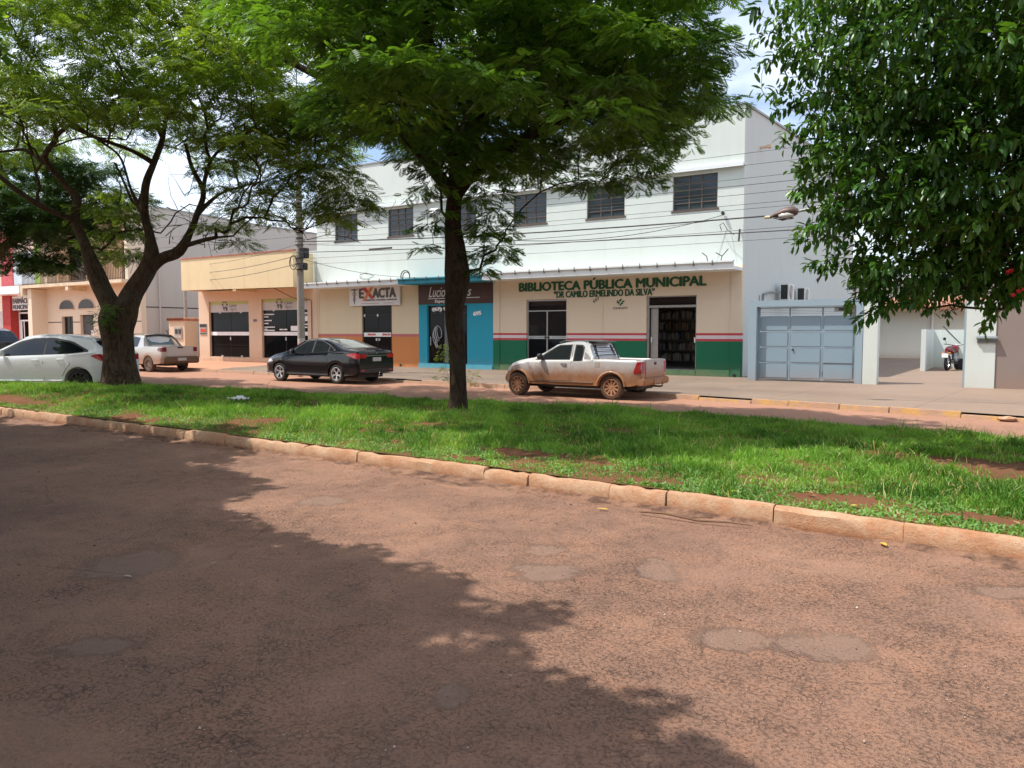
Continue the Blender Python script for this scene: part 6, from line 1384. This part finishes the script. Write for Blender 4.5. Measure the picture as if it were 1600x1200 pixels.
# ================================================================== street furniture, cables, small things
def pole(name, label, x, y, h, r0, r1, painted=False):
    t_ = thing(name, label, 'utility pole', (x, y, .15)); m = mat('pole_concrete', (.34, .30, .26), .85, .25, 6, .4, 30) if 'pole_concrete' not in bpy.data.materials else bpy.data.materials['pole_concrete']
    if painted:
        m, t, b = newmat('painted_pole_concrete'); o = ocoord(t); sp = t.nodes.new('ShaderNodeSeparateXYZ'); t.links.new(o, sp.inputs[0])
        c = mix(t, noise(t, 6, 6, .7, o), (.24, .21, .18), (.40, .36, .31)); z = mth('ADD', sp.outputs[2], mth('MULTIPLY', noise(t, 4, 4, .6, o), .05, t), t)
        c = mix(t, mth('LESS_THAN', z, 1.32, t), c, (.55, .50, .46)); c = mix(t, mth('LESS_THAN', z, 1.14, t), c, (.62, .26, .19))
        t.links.new(c, b.inputs['Base Color']); b.inputs['Roughness'].default_value = .85; bump(t, b, noise(t, 30, 5, .7, o), .4, .01)
    obj('shaft', MB().lathe([(r0, -.1), (lerp(r0, r1, .5), h/2), (r1, h), (0, h)], (0, 0, 0), 'z', 16), m, t_, smooth=50); return t_
p1 = pole('utility_pole', 'concrete utility pole with salmon painted foot behind the black car', -22.2, 19.95, 9.2, .145, .10, True)
for z in (3.85, 4.05, 4.25, 4.75, 5.0, 5.2, 5.4, 5.75, 6.0): obj('clamp_band', MB().lathe([(.12, -.02), (.145, -.02), (.145, .02), (.12, .02)], (0, 0, z), 'z', 12), M['black'], p1)
obj('junction_box', MB().box(.14, .40, -.16, .10, 4.25, 4.62).box(.15, .34, -.14, .08, 3.82, 4.08), M['black'], p1, bevel=.02)
for k, z in enumerate((5.3, 5.5, 5.7, 5.9, 4.9, 6.5)): obj('insulator', MB().lathe([(0, -.06), (.035, -.06), (.05, -.03), (.03, 0), (.05, .03), (.035, .06), (0, .06)], (.24, -.02, z), 'z', 10).tube([(.12, 0, z), (.24, -.02, z)], .012, 5), mat('insulator_ceramic', (.25, .2, .16), .3) if k == 0 else bpy.data.materials['insulator_ceramic'], p1)
obj('cable_loop', MB().tube([(-.16+.2*math.cos(a), -.18, 4.1+.26*math.sin(a)) for a in np.linspace(0, 6.0, 18)], .015, 5).tube([(-.14+.15*math.cos(a), -.2, 4.15+.2*math.sin(a)) for a in np.linspace(.4, 6.6, 18)], .012, 5), M['wire'], p1)
obj('crossarm', MB().box(-.9, .9, -.2, -.1, 8.6, 8.72), M['frame_brown'], p1)
p2_ = pole('utility_pole', 'thin pale concrete pole rising above the tiled meter post', -38.1, 26.0, 5.6, .10, .075)
obj('insulator', MB().lathe([(0, -.05), (.05, -.05), (.05, .05), (0, .05)], (.12, -.02, 5.3), 'z', 8).lathe([(0, -.05), (.05, -.05), (.05, .05), (0, .05)], (.12, -.02, 4.9), 'z', 8).lathe([(0, -.05), (.05, -.05), (.05, .05), (0, .05)], (.12, -.02, 4.5), 'z', 8), M['black'], p2_)
PR = (2.4, 18.4)
p3_ = pole('utility_pole', 'concrete utility pole outside the right edge of the picture holding the street lamp arm', PR[0], PR[1], 9.0, .16, .11)
# street lamp
sl = thing('street_lamp', 'street lamp with caged tapering head on a long arm beside the right tree', 'street lamp')
hd = Vector((-4.25, 18.05, 4.32))
mb = MB(); L0, L1 = -4.62, -4.02
mb.tube([(L0, 18.02, 4.27), (L0+.14, 18.03, 4.31), (L0+.32, 18.04, 4.35), (L0+.5, 18.05, 4.36), (L1, 18.06, 4.35)], [.03, .07, .11, .12, .06], 12)
obj('lamp_head', mb, mat('rusty_lamp_metal', (.11, .07, .055), .5, .3, 10, metal=.3), sl, smooth=50)
obj('lamp_glass', MB().tube([(L0+.2, 18.0, 4.27), (L0+.38, 18.0, 4.27), (L0+.52, 18.0, 4.28)], [.05, .09, .05], 10), mat('lamp_glass', (.5, .48, .44), .15), sl, smooth=60)
mb = MB()
for k in range(5): a = k*.6-1.2; mb.tube([(L0+.04, 18.02+.03*a, 4.26), (L0+.25, 18.0+.1*a, 4.19), (L0+.5, 18.0+.1*a, 4.22)], .009, 4)
mb.tube([(L0+.24, 17.9, 4.2), (L0+.24, 18.1, 4.19)], .009, 4).tube([(L0+.42, 17.88, 4.21), (L0+.42, 18.12, 4.2)], .009, 4)
obj('wire_cage', mb, M['black'], sl); obj('lamp_socket', MB().tube([(L0-.12, 18.01, 4.27), (L0, 18.02, 4.27)], .035, 8), mat('socket_cream', (.6, .5, .3), .5), sl)
obj('lamp_arm', MB().tube([(L1-.05, 18.06, 4.35), (-2, 18.2, 4.6), (.5, 18.3, 5.1), (PR[0], PR[1], 5.6)], .03, 8), M['roofmetal'], sl, smooth=50)
# overhead cables between the two poles
def cable(name, a, b, sag, r, label, n=20, group='overhead cables across the library front'):
    a, b = Vector(a), Vector(b); pts = [a.lerp(b, i/n)-Vector((0, 0, 4*sag*(i/n)*(1-i/n))) for i in range(n+1)]
    return tag(obj(name, MB().tube(pts, r, 5), M['wire'], smooth=80), label, 'cable', group)
A0 = (-22.15, 19.8)
HT = ['highest', 'second highest', 'third highest', 'fourth highest', 'fifth highest', 'sixth highest', 'seventh highest', 'eighth highest', 'ninth highest']
for k, (za, zb, r) in enumerate([(6.5, 5.75, .007), (6.3, 5.45, .007), (5.9, 5.2, .007), (5.7, 5.0, .009), (5.45, 4.82, .008), (5.25, 4.58, .007), (5.05, 4.45, .007), (4.55, 3.98, .007), (4.35, 3.72, .006)]):
    cable('overhead_cable', (A0[0], A0[1]-.03*k, za-.2), (PR[0], PR[1]-.02*k, zb+.12), .06+.02*(k % 3), r*.8, f'{HT[k]} thin black cable strung across the white library facade')
cable('overhead_cable', (A0[0], A0[1]-.1, 5.0), (L0-.1, 18.0, 4.28+.02), .12, .018, 'thick twisted black cable sagging from the pole to the street lamp')
cable('overhead_cable', (A0[0], A0[1]-.1, 4.9), (-8.0, 25.1, 5.35), .3, .009, 'medium cable rising from the pole to the corner clamp of the white wall')
cable('overhead_cable', (A0[0], A0[1]-.1, 4.6), (PR[0], PR[1]-.1, 3.95), .12, .013, 'thick lower cable running level above the library canopy')
for k, (za, x, y, zb, r) in enumerate([(5.6, -52, 23.8, 7.2, .008), (5.2, -52, 23.8, 6.6, .008), (4.9, -38.05, 25.9, 5.3, .01), (4.5, -38.05, 25.9, 4.9, .014), (4.2, -38.05, 25.9, 4.5, .014), (6.2, -45, 23.0, 8.3, .008), (5.9, -48, 23.0, 7.9, .008)]):
    cable('overhead_cable', (A0[0]-.05, A0[1], za), (x, y, zb), .18, r*.8, ['upper', 'lower', 'topmost', 'middle', 'lowest', 'steepest', 'second steepest'][k]+(' wire from the pole past the yellowish fascia to the beige building' if k in (0, 1, 5, 6) else ' wire from the pole to the thin pole by the meter post'), group='cables left of the utility pole')
cable('service_drop', (-22.1, 19.9, 4.4), (-19.0, 25.15, 3.95), .3, .008, 'drooping service wire from the pole to the turquoise canopy', group='service wires')
cable('service_drop', (-7.9, 25.1, 5.5), (-12.4, 18.9, 4.35), .3, .010, 'thin service wire from the corner clamp across the white facade', group='service wires')
tag(obj('crossarm_stub', MB().box(-19.35, -18.3, 20.6, 20.66, 4.60, 4.66), M['frame_brown']), 'short dark spacer bar hanging on the cables left of the central trunk', 'cable spacer')
tag(obj('wall_lamp', MB().box(-20.05, -19.75, 24.95, 25.18, 6.35, 6.45).prism([(24.7, 6.5), (25.1, 6.75), (25.1, 6.65), (24.72, 6.42)], -20.1, -19.7, 'x'), M['white_paint']), 'small white floodlight on the upper wall beside the central trunk', 'wall lamp')
# fascia dripping stains are in the material; litter and leaves on grass and road
mb = MB(); p0 = Vector((-12.5, 9.6, float(med_z(-12.5, 9.6))+.05)); rs = np.random.default_rng(3); n = 9; V = []
for i in range(n):
    for j in range(n): V.append((p0.x+(i/(n-1)-.5)*.42+rs.normal(0, .015), p0.y+(j/(n-1)-.5)*.26+rs.normal(0, .015), p0.z+.06*math.exp(-((i-4)**2+(j-4)**2)/9)+rs.normal(0, .022)))
mb.v = V; mb.f = [(i*n+j, (i+1)*n+j, (i+1)*n+j+1, i*n+j+1) for i in range(n-1) for j in range(n-1)]; mb.m = [0]*len(mb.f)
tag(obj('plastic_bag', mb, mat('white_plastic', (.78, .78, .80), .35, .03), smooth=60), 'crumpled white plastic bag lying in the grass', 'litter')
def leaf_thing(x, y, z, s, a, m, label, cat='leaf', name='fallen_leaf', g='fallen leaves on the road and kerb'):
    tv, tf = leaf_template(); v = tv*s; c, sn = math.cos(a), math.sin(a); mb = MB(); mb.add([(x+p[0]*c-p[1]*sn, y+p[0]*sn+p[1]*c, z+p[2]*.5+.012) for p in v], [tuple(f) for f in tf]); return tag(obj(name, mb, m), label, cat, g)
ym = mat('yellow_leaf', (.55, .36, .05), .6, .2, 20); tm = mat('tan_leaf', (.45, .38, .28), .7, .2, 20)
for x, y, z, s, a, m, lb in ((-3.15, 6.35, .01, .12, .4, ym, 'yellow fallen leaf on the gutter near the middle of the kerb'), (-.72, 6.42, .01, .13, 2.0, ym, 'yellow fallen leaf on the gutter at the right'), (-1.05, 6.85, .2, .1, 1, ym, 'yellow leaf lying on the kerb top at the right'),
                        (-2.1, 6.95, .19, .12, .2, ym, 'yellowish leaf in the ground cover just behind the kerb'), (-4.96, 2.86, .005, .07, .3, tm, 'pale curled leaf on the shaded road at the left'), (-4.7, 3.35, .005, .05, 1.3, tm, 'tiny pale leaf fragment on the shaded road'), (-1.95, 3.0, .005, .025, 0, tm, 'tiny pale chip on the grey road patch'), (-5.4, 7.35, .2, .09, 2, tm, 'tan leaf on bare soil near the kerb'), (.3, 6.36, .01, .05, 1, tm, 'small pale fragment on the road at the right')):
    leaf_thing(x, y, z, s, a, m, lb)
tag(obj('dry_branch', MB().tube([(-2.75, 6.42, .03), (-2.5, 6.40, .05), (-2.2, 6.38, .03), (-1.95, 6.42, .04), (-1.75, 6.46, .03)], [.009, .012, .01, .008, .004], 5).tube([(-2.3, 6.39, .035), (-2.1, 6.5, .05)], .005, 4), mat('dry_wood', (.16, .09, .05), .9, .2)), 'dry brown twig lying in the gutter along the kerb', 'twig')
# leaning dark pole behind the median, left of the central tree? none in view; broken kerb stones at the far right
for k, (x, y, s) in enumerate(((.55, 16.75, .32), (1.0, 16.62, .26), (.05, 16.95, .22))):
    mb = MB(); rs = np.random.default_rng(70+k); b_ = bmesh.new(); bmesh.ops.create_icosphere(b_, subdivisions=2, radius=s/2)
    mb.add([(x+v.co.x*1.5+rs.normal(0, .012), y+v.co.y*.8+rs.normal(0, .012), .06+v.co.z*.45+rs.normal(0, .012)) for v in b_.verts], [tuple(v.index for v in f.verts) for f in b_.faces]); b_.free()
    tag(obj('broken_kerb_stone', mb, M['kerb']), ['largest broken kerb stone', 'second broken kerb stone', 'smallest broken kerb stone'][k]+' at the right end of the yellow kerb', 'stone', 'broken kerb stones')
# ---------------- motorcycle and white cart in the courtyard
mt = thing('motorcycle', 'red motorcycle with white rear plate parked in the walled courtyard', 'motorcycle', (-1.75, 34.4, .21), R(78))
# local +x = forward, seen from behind
def wheel_(x, name='wheel'):
    w_ = bpy.data.objects.new(name, None); col.objects.link(w_); w_.parent = mt; w_.location = (x, 0, .30)
    obj('tyre', MB().lathe([(.23, -.05), (.29, -.05), (.305, 0), (.29, .05), (.23, .05), (.23, -.05)], (0, 0, 0), 'y', 28), M['rubber'], w_, smooth=50)
    mb = MB().lathe([(.23, -.02), (.215, -.02), (.215, .02), (.23, .02)], (0, 0, 0), 'y', 28).lathe([(0, -.06), (.05, -.06), (.05, .06), (0, .06)], (0, 0, 0), 'y', 12)
    for k in range(12): a = k*.5236; mb.tube([(0, 0, 0), (.22*math.cos(a), 0, .22*math.sin(a))], .006, 4)
    obj('rim', mb, M['chrome'], w_)
wheel_(-.62); wheel_(.65)
rd = mat('red_fairing', (.17, .008, .012), .3, 0)
obj('tail_fairing', MB().tube([(-.78, 0, .78), (-.55, 0, .80), (-.25, 0, .72), (.05, 0, .68)], [.07, .12, .13, .08], 10), rd, mt, smooth=60)
obj('fuel_tank', MB().tube([(-.02, 0, .74), (.15, 0, .82), (.35, 0, .82), (.48, 0, .72)], [.08, .15, .15, .07], 12), rd, mt, smooth=60)
obj('seat', MB().tube([(-.65, 0, .84), (-.3, 0, .82), (0, 0, .80)], [.07, .12, .09], 10), M['black'], mt, smooth=60)
obj('rear_fender', MB().tube([(-.75, 0, .74), (-.9, 0, .62), (-.96, 0, .48)], [.06, .05, .03], 8), M['black'], mt, smooth=60)
obj('number_plate', MB().box(-.99, -.975, -.11, .11, .50, .66), M['white_paint'], mt); obj('tail_light', MB().tube([(-.82, 0, .74), (-.87, 0, .73)], .05, 10), M['taillamp'], mt)
obj('engine', MB().tube([(.0, 0, .35), (.2, 0, .5)], .14, 10).box(-.12, .22, -.13, .13, .24, .42), M['alu'], mt)
obj('exhaust', MB().tube([(.2, -.12, .3), (-.1, -.17, .28), (-.7, -.2, .36)], [.02, .03, .045], 8), M['chrome'], mt, smooth=60)
obj('frame', MB().tube([(-.62, -.09, .30), (-.1, -.09, .38), (.1, 0, .6), (.45, 0, .78)], .022, 6).tube([(-.62, .09, .30), (-.1, .09, .38), (.1, 0, .6)], .022, 6).tube([(-.5, -.13, .36), (-.38, -.13, .70)], .03, 6).tube([(-.5, .13, .36), (-.38, .13, .70)], .03, 6), M['black'], mt)
obj('front_fork', MB().tube([(.65, -.08, .30), (.42, -.08, .92)], .022, 6).tube([(.65, .08, .30), (.42, .08, .92)], .022, 6), M['chrome'], mt)
obj('handlebar', MB().tube([(.22, -.38, 1.0), (.38, -.2, .97), (.42, 0, .94), (.38, .2, .97), (.22, .38, 1.0)], .016, 6), M['black'], mt); obj('headlight', MB().tube([(.42, 0, .86), (.55, 0, .86)], [.09, .1], 12), M['chrome'], mt)
for sg in (1, -1):
    obj('mirror', MB().tube([(.3, sg*.3, .99), (.28, sg*.36, 1.16)], .008, 5).lathe([(0, -.01), (.06, -.008), (.06, .008), (0, .01)], (.28, sg*.38, 1.2), 'x', 12), M['black'], mt)
    obj('turn_signal', MB().tube([(-.85, sg*.05, .68), (-.87, sg*.16, .67)], [.012, .03], 8), M['orange_letter'], mt)
ct = thing('cargo_cart', 'white box cart with raised striped lid bar beside the red motorcycle', 'cart', (-1.2, 35.3, .21))
obj('box', MB().box(-.55, 1.0, -.4, .45, .42, .98), M['mint'], ct, bevel=.02); obj('chassis', MB().box(-.6, 1.05, -.45, .5, .32, .40).tube([(.5, -.5, .22), (.5, .5, .22)], .03, 6), M['alu'], ct)
obj('lid_bar', MB().obox((-.66, 0, 1.35), .95, .12, .05, Matrix.Rotation(R(48), 3, 'Y')), M['alu'], ct); obj('lid_edge', MB().obox((-.64, -.065, 1.36), .93, .008, .02, Matrix.Rotation(R(48), 3, 'Y')), M['black'], ct)
for x in (-.2, .6): obj('wheel', MB().lathe([(.0, -.04), (.2, -.04), (.22, 0), (.2, .04), (0, .04)], (x, -.46, .21), 'y', 20), M['rubber'], ct)
pt = thing('potted_plant', 'small green plant behind the white cart in the courtyard', 'plant'); 
obj('leaves', MB().add([(-.05, 35.6, .9), (-.12, 35.6, 1.55), (0, 35.6, 1.3)], [(0, 1, 2)]).add([(.05, 35.6, .9), (.12, 35.65, 1.5), (.16, 35.6, 1.2)], [(0, 1, 2)]).add([(0, 35.55, .9), (.0, 35.5, 1.45), (.06, 35.6, 1.3)], [(0, 1, 2)]), mat('plant_green', (.08, .2, .05), .5), pt); obj('pot', MB().lathe([(0, 0), (.14, 0), (.18, .7), (0, .7)], (0, 35.6, .22), 'z', 14), M['tile'], pt)
# houses across the street behind the camera, mirrored in the shop glass
oh = thing('opposite_house', 'long plain house on the near side of the street behind the camera', 'building')
obj('wall', MB().wall(-45, 12, .1, 4.2, -13.2, -13.0, [(-40+k*7, -38+k*7, 1.0, 2.4) for k in range(7)]), M['beige'], oh); obj('roof', MB().prism([(-12.6, 4.2), (-19, 4.2), (-16, 6.0)], -45.5, 12.5, 'x'), M['tile'], oh)

# loose grit on the carriageway and dry leaves dropped on the lawn
n = 9000; rs = np.random.default_rng(88); gx = rs.uniform(-14, 4, n*3); gy = rs.uniform(1.6, 6.9, n*3)
k = gy < np.interp(gx, *zip(*NEARK))-.02; dens = .25+.75*(hsh(gx*1.7, gy*2.3) > .1)+1.5*(np.interp(gx, *zip(*NEARK))-gy < .5); k &= rs.random(n*3)*1.6 < dens
gx, gy = gx[k][:n], gy[k][:n]; n = len(gx); s_ = rs.uniform(.0022, .006, n)*(1+1.0*(rs.random(n) < .04)); o8 = np.array([[1,0,0],[0,1,0],[-1,0,0],[0,-1,0],[0,0,1.],[0,0,-.4]])
V = np.stack([gx, gy, np.full(n, .003)], 1)[:, None, :]+o8[None]*s_[:, None, None]*rs.uniform(.6, 1.3, (n, 6, 3)); f8 = np.array([[0,1,4],[1,2,4],[2,3,4],[3,0,4],[1,0,5],[2,1,5],[3,2,5],[0,3,5]])
gmt, t_, b_ = newmat('grit'); at_ = t_.nodes.new('ShaderNodeAttribute'); at_.attribute_name = 'tint'; t_.links.new(ramp(t_, at_.outputs['Fac'], [(0, (.14, .08, .055)), (.7, (.34, .21, .15)), (1, (.55, .45, .38))]), b_.inputs['Base Color']); b_.inputs['Roughness'].default_value = .9
tag(big_mesh('gravel', V.reshape(-1, 3), (f8[None]+np.arange(n)[:, None, None]*6).reshape(-1, 3), 3, gmt, tint=np.repeat(rs.random(n), 6)), 'loose fine grit scattered over the worn asphalt', 'gravel', kind='stuff')
dl = mat('dry_leaf', (.30, .17, .07), .8, .3, 30)
for q in range(34):
    x = rs.uniform(-9, .6); a = float(np.interp(x, *zip(*NEARK))); y = a+.25+rs.random()**1.5*3.2; leaf_thing(x, y, float(med_z(x, y))+.035, rs.uniform(.06, .1), rs.uniform(0, 6), dl, 'small dry brown leaf dropped on the grass of the median', g='dry leaves on the median grass')
